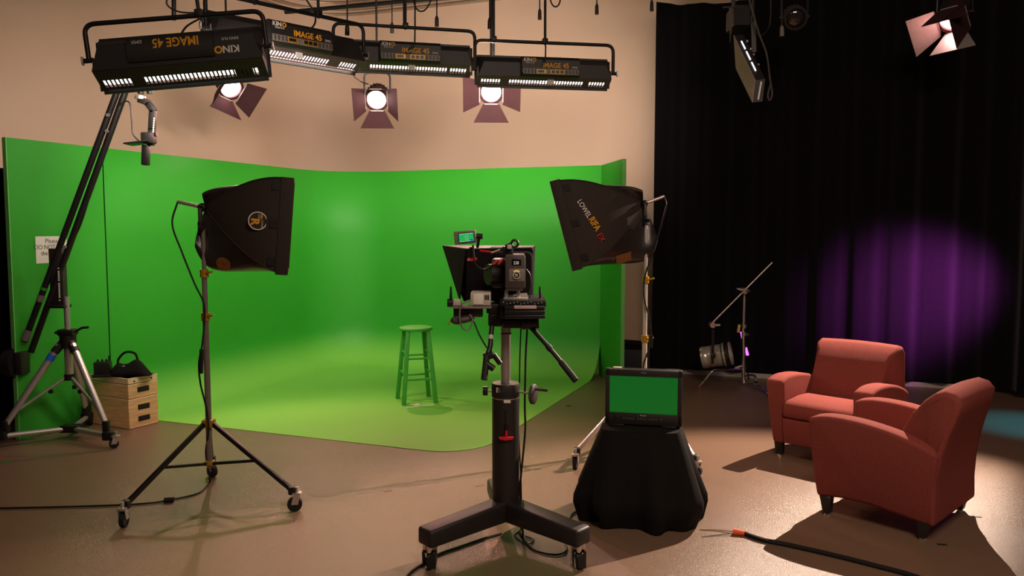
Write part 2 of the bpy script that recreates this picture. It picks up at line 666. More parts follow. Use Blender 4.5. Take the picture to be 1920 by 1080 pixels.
# ================================================================== FURNITURE
def armchair(label, loc, fwd):
    """upholstered club chair; local front is -Y."""
    rz = math.atan2(fwd[1], fwd[0]) + PI / 2
    t = thing('armchair', label, 'armchair', loc, rz, 'red fabric armchairs')
    top = spline([V((0, -0.365, 0.585)), V((0, -0.25, 0.608)), V((0, -0.08, 0.605)), V((0, 0.10, 0.578)), V((0, 0.25, 0.535)), V((0, 0.345, 0.495))], 4)
    prof = [(-0.325, 0.105), (-0.345, 0.25), (-0.362, 0.42), (-0.372, 0.56)] + [(p.y, p.z) for p in top] + [(0.335, 0.36), (0.315, 0.22), (0.315, 0.085), (0.20, 0.098), (0.0, 0.125), (-0.18, 0.125)]
    for s in (-1, 1):
        ar = MB().prism(prof, s * 0.255, s * 0.365, bev=0.024, seg=3, ang=50)
        for v in ar.bm.verts:
            if abs(v.co.x) > 0.30:
                v.co.x += s * (0.026 * (v.co.z - 0.30) / 0.28)
        ar.build('armrest', 'fabric_red', t, smooth=60)
    ub = [(0.06, 0.30), (0.075, 0.44), (0.115, 0.56), (0.17, 0.67), (0.235, 0.755), (0.295, 0.808), (0.345, 0.828), (0.40, 0.815), (0.432, 0.775), (0.415, 0.69), (0.382, 0.585), (0.355, 0.47), (0.338, 0.35), (0.332, 0.23), (0.338, 0.085), (0.24, 0.085)]
    bk = MB().prism(ub, -0.362, 0.362, bev=0.03, seg=4, ang=75)
    for v in bk.bm.verts:
        ky = min(1.0, max(0.0, (v.co.y - 0.20) / 0.13))
        kz = min(1.0, max(0.0, (v.co.z - 0.42) / 0.40))
        v.co.x *= (0.745 + 0.255 * ky * ky * (3 - 2 * ky)) * (1 - 0.15 * kz * ky)
    cut = bmesh.ops.subdivide_edges(bk.bm, edges=[e for e in bk.bm.edges if abs(e.verts[0].co.x - e.verts[1].co.x) > 0.3], cuts=3)
    for v in bk.bm.verts:                        # gently crowned across the width
        if v.co.z > 0.5:
            v.co.z += 0.012 * (1 - (v.co.x / 0.33) ** 2)
    bk.build('backrest', 'fabric_red', t, smooth=60)
    sp = [(-0.362, 0.315), (-0.375, 0.36), (-0.368, 0.41), (-0.32, 0.438), (-0.15, 0.452), (0.05, 0.445), (0.20, 0.425), (0.20, 0.315)]
    MB().prism(sp, -0.252, 0.252, bev=0.018, seg=3, ang=60).build('seat_cushion', 'fabric_red', t, smooth=60)
    fp = [(-0.338, 0.12), (-0.352, 0.22), (-0.362, 0.308), (0.2, 0.308), (0.2, 0.12)]
    MB().prism(fp, -0.256, 0.256, bev=0.01).build('front_rail', 'fabric_red', t, smooth=60)
    for sx in (-1, 1):
        for sy in (-1, 1):
            x, y = sx * 0.315, sy * 0.275
            zt = 0.118
            l = MB()
            l.prism([(y - 0.035, zt), (y + 0.035, zt), (y + 0.018 - 0.008 * sy, 0.012), (y - 0.018 - 0.008 * sy, 0.012)], x - 0.028, x + 0.028, bev=0.004, seg=1)
            lg = l.build('leg', 'leg_wood', t)
            MB().cyl((x, y - 0.008 * sy, 0.0), (x, y - 0.008 * sy, 0.014), 0.018, 0.014, 10).build('glide', 'steel', lg)
    return t


FAR_F = V((-0.71, -0.70, 0)).normalized()
NEAR_F = V((-0.70, 0.71, 0)).normalized()


def chair_at(foot, fwd, side):
    """chair centre from its front foot position; side=-1 the chair's own right."""
    f = V(fwd)
    r = V((f.y, -f.x, 0))                       # the chair's right-hand side
    return V(foot) - f * 0.275 - r * 0.315 * side


far_c = chair_at(FL(1461, 854), FAR_F, 1)
near_c = chair_at(FL(1549, 964), NEAR_F, -1)
armchair('red fabric armchair facing the floor space, its seat brightly lit', far_c, FAR_F)
armchair('red fabric armchair seen from behind, its side and back in shade', near_c, NEAR_F)

# ---- stool
sp = FL(781, 752)
st = thing('bar_stool', 'tall round-seated wooden stool painted green, standing on the green floor', 'stool', sp, 0.33)
MB().lathe([(0, 0.738), (0.13, 0.74), (0.158, 0.733), (0.164, 0.722), (0.158, 0.708), (0.13, 0.70), (0, 0.70)], 32).build('seat', 'green_stool', st)
LT, LB = 0.098, 0.158
cor = []
for sx in (-1, 1):
    for sy in (-1, 1):
        a, b = V((sx * LT, sy * LT, 0.703)), V((sx * LB, sy * LB, 0.004))
        cor.append((a, b))
        MB().beam(a, b, 0.04, 0.032, 0.003, up=(0, 1, 0)).build('leg', 'green_stool', st)


def leg_pt(sx, sy, z):
    k = (0.703 - z) / 0.70
    r = LT + (LB - LT) * k
    return V((sx * r, sy * r, z))


for z in (0.24, 0.44):
    for (a, b) in (((-1, -1), (1, -1)), ((-1, 1), (1, 1))):
        MB().cyl(leg_pt(*a, z), leg_pt(*b, z), 0.0105, n=10).build('rung', 'green_stool', st)
    for (a, b) in (((-1, -1), (-1, 1)), ((1, -1), (1, 1))):
        MB().cyl(leg_pt(*a, z + 0.05), leg_pt(*b, z + 0.05), 0.0105, n=10).build('rung', 'green_stool', st)
a, b = FL(760, 764, 0.005), FL(814, 759, 0.005)
o = MB().beam(a, b, 0.03, 0.002).build('floor_mark', 'tape_white')
tag(o, 'white tape strip marking the stool position on the green floor', 'tape')
o = MB().beam(FL(777, 760, 0.0062), FL(785, 758, 0.0062), 0.035, 0.002).build('floor_mark', 'tape_white')
tag(o, 'tiny white tape tab between the stool front legs', 'tape')

# ---- apple boxes
bx_c = FL(243, 806)


def apple_box(name_label, z0, h, holes, seam, dots=False, m='plywood'):
    """wooden box; local x along its long side, its open-handled end looks along -y."""
    t = thing('apple_box', name_label, 'wooden box', BOXO + V((0, 0, z0)), BOXR, 'stacked wooden apple boxes')
    MB().box((-0.25, 0.145, h / 2), (0.50, 0.29, h - 0.003), None, 0.004, 1).build('body', m, t)
    MB().box((-0.25, 0.145, h - 0.0065), (0.502, 0.292, 0.010), None, 0.002, 1).build('top_board', 'plywood_pale', t)
    for hz in holes:
        e = MB()
        e.box((0.0005, 0.145, hz), (0.006, 0.115, 0.044), None, 0.0025, 2)
        e.build('handle_slot', 'hole_dark', t)
    if dots:
        for dy in (0.06, 0.145, 0.23):
            MB().box((0.0005, dy, 0.022), (0.004, 0.05 if dy == 0.145 else 0.014, 0.014), None, 0.002, 1).build('cork_mark', 'paper' if dy == 0.145 else 'hole_dark', t)
    return t


# long side runs along the green wall towards the camera-left; end with handle slots faces right
e1 = (FL(287, 795) - FL(243, 806))
BOXO = FL(243, 806)
BOXR = math.atan2(e1.y, e1.x) - PI / 2
apple_box('full-height plywood box at the bottom of the stack', 0.0, 0.255, (0.075, 0.175), True)
apple_box('half-height plywood box in the middle of the stack', 0.256, 0.125, (0.07,), True)
apple_box('thin pale plywood box on top of the stack, under the black bag', 0.382, 0.055, (), False, True, 'plywood_pale')

# ---- sandbag with handle on the boxes
bt = P(238, 722, BOXO.y + 0.12)
BZ = 0.4375
bg = thing('sandbag', 'black fabric sandbag with carrying handle lying on the wooden boxes', 'bag', (BOXO.x - 0.04, BOXO.y + 0.14, BZ), 0.1)
rows = []
secs = [(-0.165, 0.035, 0.02), (-0.15, 0.06, 0.06), (-0.105, 0.075, 0.115), (-0.06, 0.085, 0.10), (-0.02, 0.085, 0.105), (0.03, 0.085, 0.135), (0.06, 0.08, 0.145), (0.09, 0.075, 0.115), (0.13, 0.07, 0.06), (0.165, 0.05, 0.012)]
for (x, hy, hz) in secs:
    rows.append([V((x, hy * math.cos(a) * (1.0 if math.sin(a) < 0.3 else 0.9), max(0.0, hz * (0.15 + 0.85 * math.sin(a)) if math.sin(a) > 0 else hz * 0.15 * (1 + math.sin(a))))) for a in [2 * PI * k / 24 for k in range(25)]])
mb_ = MB().grid(rows)
for e in (0, -1):
    mb_.bm.faces.new([mb_.bm.verts.new(p) for p in rows[e][:-1]])
bmesh.ops.remove_doubles(mb_.bm, verts=mb_.bm.verts, dist=0.0005)
mb_.build('body', 'black_cloth', bg, smooth=70)
MB().tube(spline([V((-0.105, 0, 0.10)), V((-0.095, 0, 0.145)), V((-0.05, 0, 0.195)), V((0.0, 0, 0.205)), V((0.045, 0, 0.185)), V((0.062, 0, 0.13))], 6), 0.010, 8).build('handle', 'black_cloth', bg)
MB().box((-0.03, -0.075, 0.095), (0.02, 0.006, 0.008), None, 0.002).build('label_tag', 'light_grey', bg)
rd = thing('radio_transmitter', 'small black radio transmitter with knobs and tall thin antenna on the boxes', 'radio', (BOXO.x - 0.255, BOXO.y + 0.10, BZ), 0.15)
MB().box((0, 0, 0.012), (0.15, 0.11, 0.024), None, 0.004).build('foot_plate', 'black_plastic', rd)
MB().box((0, 0, 0.075), (0.125, 0.09, 0.105), None, 0.006).build('body', 'black_plastic', rd)
for k in range(3):
    MB().cyl((-0.04 + k * 0.035, 0, 0.125), (-0.04 + k * 0.035, 0, 0.148), 0.008, n=10).build('knob', 'black_plastic', rd)
MB().cyl((0.05, 0, 0.125), (0.05, 0, 0.175), 0.006, n=8).build('antenna_base', 'black_metal', rd)


# ================================================================== HANGING FLUORESCENT BANKS
def tube_bank(label, ctr, yaw, pitch, flip, hs, rod_tops, down_deg, L=1.30, yoke_h=0.26, roll=0.0, gain=1.0):
    """long fluorescent fixture seen from its back: ballast box, flared slotted side, tubes inside, yoke.
    local x along the length, +y is where the light goes."""
    t = thing('fluorescent_bank', label, 'studio light', ctr, yaw, 'hanging fluorescent light banks')
    t.rotation_euler = (0, roll, yaw)
    RX = Matrix.Rotation(-pitch, 4, 'X')
    b0, b1, dep = 0.082 * hs, 0.165 * hs, 0.16 * hs
    X0, X1 = -L / 2, L / 2

    def q(y, z, x=0.0):
        return RX @ V((x, y, z))
    th = 0.006
    # back plate with chamfered ends
    c = 0.05
    bk = MB()
    bk.plate([q(0, -b0, X0), q(0, -b0, X1), q(0, b0, X1 - c), q(0, b0, X0 + c)], th)
    back = bk.build('back_plate', 'black_paint', t)
    MB().plate([q(0, b0, X0 + c), q(0, b0, X1 - c), q(dep, b1, X1), q(dep, b1, X0)], th).build('top_side', 'black_paint', t)
    # slotted bottom side

    def w(s, x):
        return q(dep * s, -b0 - (b1 - b0) * s, x)
    sl = MB()
    s0, s1, s2, s3 = 0.0, (0.50 if flip else 0.36), 0.86, 1.0
    sl.plate([w(s0, X0), w(s0, X1), w(s1, X1), w(s1, X0)], th)
    sl.plate([w(s2, X0), w(s2, X1), w(s3, X1), w(s3, X0)], th)
    groups = [(X0 + 0.03, 7), (X0 + 0.29, 27), (X1 - 0.20, 6)]
    pitch_x, gap = 0.0262, 0.0100
    solid = [X0]
    for g0, n in groups:
        solid.append(g0)
        for k in range(1, n):
            solid += [g0 + k * pitch_x - gap, g0 + k * pitch_x]
        solid.append(g0 + n * pitch_x - gap)
    solid.append(X1)
    for a, b in zip(solid[0::2], solid[1::2]):
        sl.plate([w(s1, a), w(s1, b), w(s2, b), w(s2, a)], th)
    sl.build('slotted_side', 'side_grey' if not flip else 'black_paint', t)
    # ends
    for x in (X0, X1):
        e = MB().plate([q(0, -b0, x), q(dep, -b1, x), q(dep, b1, x), q(0, b0, x + (c if x < 0 else -c))], th).build('end_cap', 'black_paint', t)
        for k in range(3):
            MB().beam(q(dep * (0.25 + 0.25 * k), -0.06, x + (0.004 if x > 0 else -0.004)), q(dep * (0.25 + 0.25 * k), 0.02, x + (0.004 if x > 0 else -0.004)), 0.008, 0.004).build('end_vent', 'mid_grey', e)
    # lip round the opening
    lp = MB()
    for (a, b) in (((X0, -b1), (X1, -b1)), ((X0, b1), (X1, b1)), ((X0, -b1), (X0, b1)), ((X1, -b1), (X1, b1))):
        lp.beam(q(dep + 0.02, a[1], a[0]), q(dep + 0.02, b[1], b[0]), 0.045, 0.014, up=tuple(q(1, 0)))
    lp.build('louver_frame', 'black_metal', t)
    lv = MB()
    for k in range(1, 40):
        x = X0 + L * k / 40
        lv.plate([q(dep + 0.005, -b1, x), q(dep + 0.035, -b1, x), q(dep + 0.035, b1, x), q(dep + 0.005, b1, x)], 0.002)
    lv.build('louver', 'black_metal', t)
    MB().plate([q(0.012, -b0 + 0.008, X0 + 0.01), q(0.012, -b0 + 0.008, X1 - 0.01), q(0.012, b0 - 0.008, X1 - c), q(0.012, b0 - 0.008, X0 + c)], 0.003).build('reflector', 'reflector', t)
    MB().plate([q(0.018, b0 - 0.004, X0 + c), q(0.018, b0 - 0.004, X1 - c), q(dep, b1 - 0.008, X1 - 0.01), q(dep, b1 - 0.008, X0 + 0.01)], 0.003).build('reflector', 'reflector', t)
    for k in range(4):
        z = (-b1 + 0.043) + k * (2 * b1 - 0.090) / 3
        y = dep * 0.80
        MB().cyl(q(y, z, X0 + 0.02), q(y, z, X1 - 0.02), 0.019, n=10).build('fluorescent_tube', 'tube_glow', t)
    # ballast box on the back
    sg = -1 if flip else 1
    bx0, bx1 = (-0.24, 0.30) if not flip else (-0.30, 0.24)
    by = -0.03 if flip else -0.075
    bt_, bb = b0 + 0.05, -b0 - 0.005
    if flip:
        bt_, bb = b0 + 0.03, -b0 + 0.03
    bl = MB()
    poly = [(0, bb), (by * 0.55, bb), (by, bb + 0.03), (by, bt_ - 0.03), (by * 0.55, bt_), (0, bt_)]
    bl.prism(poly, bx0, bx1, RX, bev=0.0)
    blo = bl.build('ballast_box', 'black_paint', t)
    M = root_matrix(t)

    def wp(x, y, z):
        return M @ (RX @ V((x, y, z)))
    rgt = (M.to_3x3() @ V((1, 0, 0))) * sg
    upv = (M.to_3x3() @ (RX.to_3x3() @ V((0, 0, 1)))) * sg
    mid = (bt_ + bb) / 2
    if not flip:
        text('lettering', 'IMAGE 45', 0.062, 'gold_ink', blo, wp(-0.05, by - 0.002, mid - 0.012), rgt, upv, bold=0.0012, sx=0.95)
        text('lettering', 'DMX', 0.024, 'white_ink', blo, wp(0.225, by - 0.002, mid - 0.012), rgt, upv)
        text('lettering', 'KIN', 0.045, 'white_ink', blo, wp(-0.225, by - 0.002, mid + 0.040), rgt, upv, bold=0.0012)
        text('lettering', 'O', 0.045, 'gold_ink', blo, wp(-0.145, by - 0.002, mid + 0.040), rgt, upv, bold=0.002)
        text('lettering', 'KINO FLO', 0.017, 'white_ink', blo, wp(-0.205, by - 0.002, mid + 0.022), rgt, upv)
        cpn = MB().box(q(by - 0.001, mid - 0.048, 0.03), (bx1 - bx0 - 0.02, 0.004, 0.05), RX.to_3x3()).build('control_panel', 'mid_grey', t)
        for k in range(16):
            if 4 <= k <= 10:
                continue
            MB().box(q(by - 0.004, mid - 0.048, bx0 + 0.03 + k * 0.032), (0.012, 0.003, 0.036), RX.to_3x3()).build('vent', 'dark_grey', cpn)
        MB().box(q(by - 0.004, mid - 0.048, -0.06), (0.09, 0.004, 0.036), RX.to_3x3()).build('socket', 'amber_glow' if False else 'brass_gold', cpn)
        MB().box(q(by - 0.006, mid - 0.048, -0.065), (0.06, 0.004, 0.022), RX.to_3x3()).build('socket_hole', 'black_plastic', cpn)
        MB().box(q(by - 0.004, mid - 0.048, 0.09), (0.13, 0.004, 0.038), RX.to_3x3()).build('data_port', 'brass_gold', cpn)
        for k in range(3):
            MB().box(q(by - 0.007, mid - 0.048, 0.05 + 0.04 * k), (0.03, 0.004, 0.026), RX.to_3x3()).build('data_socket', 'black_plastic', cpn)
        MB().box(q(dep * 0.28 - 0.012, -b0 - 0.03, 0.05), (0.06, 0.004, 0.055), RX.to_3x3()).build('sticker', 'paper', t)
    else:
        text('lettering', 'IMAGE 45', 0.082, 'gold_ink', blo, wp(0.155, by - 0.002, mid + 0.052), rgt, upv, bold=0.0015, sx=0.85)
        text('lettering', 'DMX', 0.030, 'white_ink', blo, wp(-0.20, by - 0.002, mid + 0.052), rgt, upv)
        text('lettering', 'KIN', 0.065, 'white_ink', t, wp(0.40, -0.006, mid - 0.02), rgt, upv, bold=0.0015)
        text('lettering', 'O', 0.065, 'gold_ink', t, wp(0.292, -0.006, mid - 0.02), rgt, upv, bold=0.003)
        text('lettering', 'KINO FLO', 0.024, 'white_ink', t, wp(0.40, -0.006, mid + 0.035), rgt, upv)
    # yoke
    yk = arc_path([V((X0 - 0.03, 0.05, 0)), V((X0 - 0.03, 0.05, yoke_h)), V((X1 + 0.03, 0.05, yoke_h)), V((X1 + 0.03, 0.05, 0))], 0.07)
    MB().tube(yk, 0.0155, 10).build('yoke', 'black_metal', t)
    for x in (X0 - 0.03, X1 + 0.03):
        s = 1 if x > 0 else -1
        MB().cyl((x - s * 0.03, 0.05, 0), (x + s * 0.03, 0.05, 0), 0.016, n=10).build('pivot', 'black_metal', t)
        MB().box((x + s * 0.04, 0.05, 0), (0.012, 0.03, 0.055), None, 0.004).build('lock_knob', 'steel', t)
    # hanging rod(s) from the yoke up to the grid
    for x, ztop in rod_tops:
        MB().cyl((x, 0.05, yoke_h - 0.02), (x, 0.05, ztop - ctr[2]), 0.012, n=10).build('hanging_rod', 'black_metal', t)
        MB().box((x, 0.05, yoke_h + 0.015), (0.05, 0.045, 0.05), None, 0.006).build('clamp', 'black_metal', t)
    # its light
    dloc = M @ q(dep + 0.06, 0)
    down = math.radians(down_deg)
    ldir = M.to_3x3() @ (RX.to_3x3() @ V((0, math.cos(down), -math.sin(down))))
    l = area_light('bank_light', dloc, ldir, L * 0.95, 0.30, KINO_W * gain, (1.0, 0.86, 0.74), 130)
    lx = (M.to_3x3() @ V((1, 0, 0))).normalized()
    lz = -ldir.normalized()
    l.rotation_euler = Matrix((lx, lz.cross(lx), lz)).transposed().to_euler()
    return t


GRID_Z = 4.45
tube_bank('big near fluorescent bank with upside-down lettering, above the tripod crane', P(331, 97, 5.35), math.radians(6), math.radians(6), True, 0.98, [(0.16, GRID_Z)], 14, L=1.07, yoke_h=0.23, roll=-0.105, gain=0.6)
tube_bank('steeply angled fluorescent bank, second from the tripod crane', P(552, 76, 6.35), math.radians(46), math.radians(4), False, 0.78, [(-0.30, GRID_Z), (0.25, GRID_Z)], 34, yoke_h=0.24, gain=1.15)
tube_bank('fluorescent bank above the middle barn-door spotlight', P(762, 104, 7.45), math.radians(14), 0.0, False, 0.76, [(0.0, GRID_Z)], 6, L=1.22)
tube_bank('fluorescent bank nearest the black curtain, above a spotlight', P(1024, 132, 7.60), math.radians(10), 0.0, False, 0.76, [(0.0, GRID_Z), (-0.48, GRID_Z)], 6, L=1.25)


# ================================================================== BARN-DOOR SPOTLIGHTS
def fresnel(label, ctr, tilt_dir, rod_top, lens_r=0.105, on=True, doors=((0.35, 1), (0.6, 1), (0.6, 1), (0.35, 1)), door_mat='door_plum', power=1.0, color=(1.0, 0.40, 0.34), angle=85, dw=1.0, roll=0.0, group='barn-door spotlights', soft=0.35):
    """spotlight with fresnel lens, finned housing, four barn doors, yoke and rod; tilt_dir = where it shines.
    doors: opening (0 = straight ahead, 1 = flat out) of top, right, bottom, left."""
    t = thing('spotlight', label, 'spotlight', ctr, 0.0, group)
    n = V(tilt_dir).normalized()
    R = look(n) @ Matrix.Rotation(roll, 3, 'Z')
    M = frame4((0, 0, 0), R)
    r = lens_r
    hb = MB().lathe([(0, -r * 2.5), (r * 0.75, -r * 2.45), (r * 1.12, -r * 2.0), (r * 1.18, -r * 0.3), (r * 1.18, 0), (r * 1.02, 0.0), (r * 1.02, -r * 0.25)], 28, M)
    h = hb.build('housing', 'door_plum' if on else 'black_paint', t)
    for k in range(9):
        a = PI * (0.1 + 0.8 * k / 8)
        MB().beam(M @ V((r * 1.2 * math.cos(a), r * 1.2 * math.sin(a), -r * 1.9)), M @ V((r * 1.2 * math.cos(a), r * 1.2 * math.sin(a), -r * 0.45)), 0.006, 0.016, up=tuple(M.to_3x3() @ V((math.cos(a), math.sin(a), 0)))).build('cooling_fin', 'black_paint', h)
    MB().lathe([(0, r * 0.10), (r * 0.5, r * 0.06), (r * 0.9, -r * 0.06), (r * 1.0, -r * 0.14)], 28, M).build('lens', 'lens_glow' if on else 'lens_off', t)
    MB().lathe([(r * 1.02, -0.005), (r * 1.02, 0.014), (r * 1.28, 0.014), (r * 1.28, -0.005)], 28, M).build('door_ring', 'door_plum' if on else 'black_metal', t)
    s0 = r * 1.12
    dl = r * 1.9 * dw
    for k, (op, vis) in enumerate(doors):
        if not vis:
            continue
        a = (PI / 2, 0, -PI / 2, PI)[k]
        rad = V((math.cos(a), math.sin(a), 0))
        tan = V((-math.sin(a), math.cos(a), 0))
        ang = op * PI / 2
        d = rad * math.sin(ang) + V((0, 0, 1)) * math.cos(ang)
        base = rad * s0 * 1.06 + V((0, 0, 0.016))
        w0, w1 = s0 * (0.74 if k in (0, 2) else 1.12), s0 * 1.62
        pts = [base - tan * w0, base + tan * w0, base + d * dl * 0.98 + tan * w1, base + d * dl * 0.98 - tan * w1]
        dm = MB().plate([M @ p for p in pts], 0.004)
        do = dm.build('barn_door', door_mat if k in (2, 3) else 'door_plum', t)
        MB().beam(M @ (base - tan * w0 * 0.8), M @ (base + tan * w0 * 0.8), 0.012, 0.010).build('hinge', 'door_alu', do)
    # yoke, upright
    x = V((0, 0, 1)).cross(n)
    x.normalize()
    yw = r * 1.38
    yh = r * 2.5
    cback = n * (-r * 1.0)
    MB().tube(arc_path([cback - x * yw, cback - x * yw + V((0, 0, yh)), cback + x * yw + V((0, 0, yh)), cback + x * yw], r * 0.55), 0.011, 8).build('yoke', 'black_metal', t)
    for s in (-1, 1):
        MB().cyl(cback + x * s * (r * 1.15), cback + x * s * (yw + 0.02), 0.016, n=10).build('tilt_knob', 'black_metal', t)
    top = cback + V((0, 0, yh))
    MB().tube([top + x * 0.05 + V((0, 0, 0)), top + x * 0.05 + V((0, 0, 0.04)), top + V((0, 0, 0.06)), top - x * 0.05 + V((0, 0, 0.04)), top - x * 0.05], 0.009, 8).build('clamp_hook', 'steel', t)
    MB().cyl(top + V((0, 0, 0.04)), V((top.x, top.y, rod_top - ctr[2])), 0.012, n=8).build('hanging_rod', 'black_metal', t)
    if on:
        spot_light('spotlight_beam', V(ctr) + n * (r * 0.45), n, FRESNEL_W * power, color, angle, 0.5, lens_r * soft)
    return t


GRIDP = 4.30
f1 = P(433, 165, 8.8)
f2 = P(706, 187, 9.25)
f3 = P(921, 173, 8.8)
fresnel('spotlight nearest the tripod crane, tilted, with splayed plum barn doors', f1, V((0.62, -0.75, -0.62)), GRIDP, doors=((0.1, 0), (0.75, 1), (0.35, 1), (0.2, 1)), roll=-0.35, power=0.55, color=(1.0, 0.66, 0.5))
fresnel('middle spotlight with wide open plum barn doors, hanging clear of the fixtures', f2, V((0.05, -0.88, -0.48)), GRIDP, doors=((0.20, 1), (0.42, 1), (0.72, 1), (0.42, 1)))
fresnel('spotlight half hidden below the bank nearest the black curtain', f3, V((0.04, -0.9, -0.42)), GRIDP, doors=((0.20, 1), (0.80, 1), (0.80, 1), (0.70, 1)), power=0.6, color=(1.0, 0.60, 0.48))
k0 = P(1786, 36, 7.6)
fresnel('bright spotlight with silver barn doors in front of the black curtain', k0, V((-0.46, -0.62, -0.65)), 4.6, lens_r=0.105, doors=((0.04, 1), (-0.22, 1), (0.10, 1), (0.55, 1)), door_mat='door_alu', power=KEY_W / FRESNEL_W, color=(1.0, 0.76, 0.60), angle=58, dw=1.35, roll=0.15, soft=0.10)


# ================================================================== STANDS AND SOFTBOXES
def caster(parent, p, wheel_r=0.04, yaw=0.0, world=True):
    """swivel caster under a leg end; p = ground point."""
    p = V(p)
    d = V((math.cos(yaw), math.sin(yaw), 0))
    sd = V((-d.y, d.x, 0))
    f = MB()
    c = p + V((0, 0, wheel_r))
    f.plate([c + sd * 0.02 - d * 0.02, c + sd * 0.02 + d * 0.02, c + sd * 0.02 + d * 0.035 + V((0, 0, wheel_r + 0.02)), c + sd * 0.02 - d * 0.005 + V((0, 0, wheel_r + 0.02))], 0.004)
    f.plate([c - sd * 0.02 - d * 0.02, c - sd * 0.02 + d * 0.02, c - sd * 0.02 + d * 0.035 + V((0, 0, wheel_r + 0.02)), c - sd * 0.02 - d * 0.005 + V((0, 0, wheel_r + 0.02))], 0.004)
    f.box(c + d * 0.015 + V((0, 0, wheel_r + 0.022)), (0.05, 0.05, 0.012), None, 0.003)
    f.cyl(c + d * 0.015 + V((0, 0, wheel_r + 0.02)), c + d * 0.015 + V((0, 0, wheel_r + 0.06)), 0.011, n=10)
    co = f.build('caster', 'steel', parent, world=world)
    w = MB()
    w.cyl(c - sd * 0.014, c + sd * 0.014, wheel_r, n=20)
    wo = w.build('wheel', 'rubber', co, world=world)
    return co


def light_stand(label, base, feet, z_hub, z_brace, z_top, pole_mat, leg_mat, collar_zs, collar_mat, square=True):
    t = thing('light_stand', label, 'light stand', (base[0], base[1], 0))
    b = V((base[0], base[1], 0))
    zs = [z_brace - 0.03] + list(collar_zs) + [z_top]
    r = 0.0185
    for i, (a, c) in enumerate(zip(zs[:-1], zs[1:])):
        MB().cyl(b + V((0, 0, a)), b + V((0, 0, c)), r - 0.0028 * i, n=14).build('pole', pole_mat, t, world=True)
    for z in collar_zs:
        c = MB().cyl(b + V((0, 0, z - 0.025)), b + V((0, 0, z + 0.025)), 0.026, n=14).build('collar', collar_mat, t, world=True)
        MB().beam(b + V((0.015, -0.015, z)), b + V((0.06, -0.03, z + 0.012)), 0.016, 0.012, 0.003).build('wing_bolt', collar_mat, c, world=True)
    MB().box(b + V((0, 0, z_hub)), (0.07, 0.07, 0.05), None, 0.008).build('leg_hub', collar_mat, t, world=True)
    MB().box(b + V((0, 0, z_brace)), (0.055, 0.055, 0.03), None, 0.006).build('brace_hub', collar_mat, t, world=True)
    for f in feet:
        f = V(f)
        d = (f - b)
        d.z = 0
        dn = d.normalized()
        top = b + dn * 0.035 + V((0, 0, z_hub))
        end = b + d - dn * 0.015 + V((0, 0, 0.125))
        lg = MB().beam(top, end, 0.026, 0.026, 0.003).build('leg', leg_mat, t, world=True)
        mid = top.lerp(end, 0.56)
        MB().beam(b + dn * 0.03 + V((0, 0, z_brace)), mid, 0.024, 0.018, 0.003).build('brace', leg_mat, t, world=True)
        MB().box(end, (0.045, 0.045, 0.05), None, 0.008).build('leg_end', 'black_metal', lg, world=True)
        caster(t, (f.x, f.y, 0), 0.044, math.atan2(dn.y, dn.x) + 0.6)
    return t


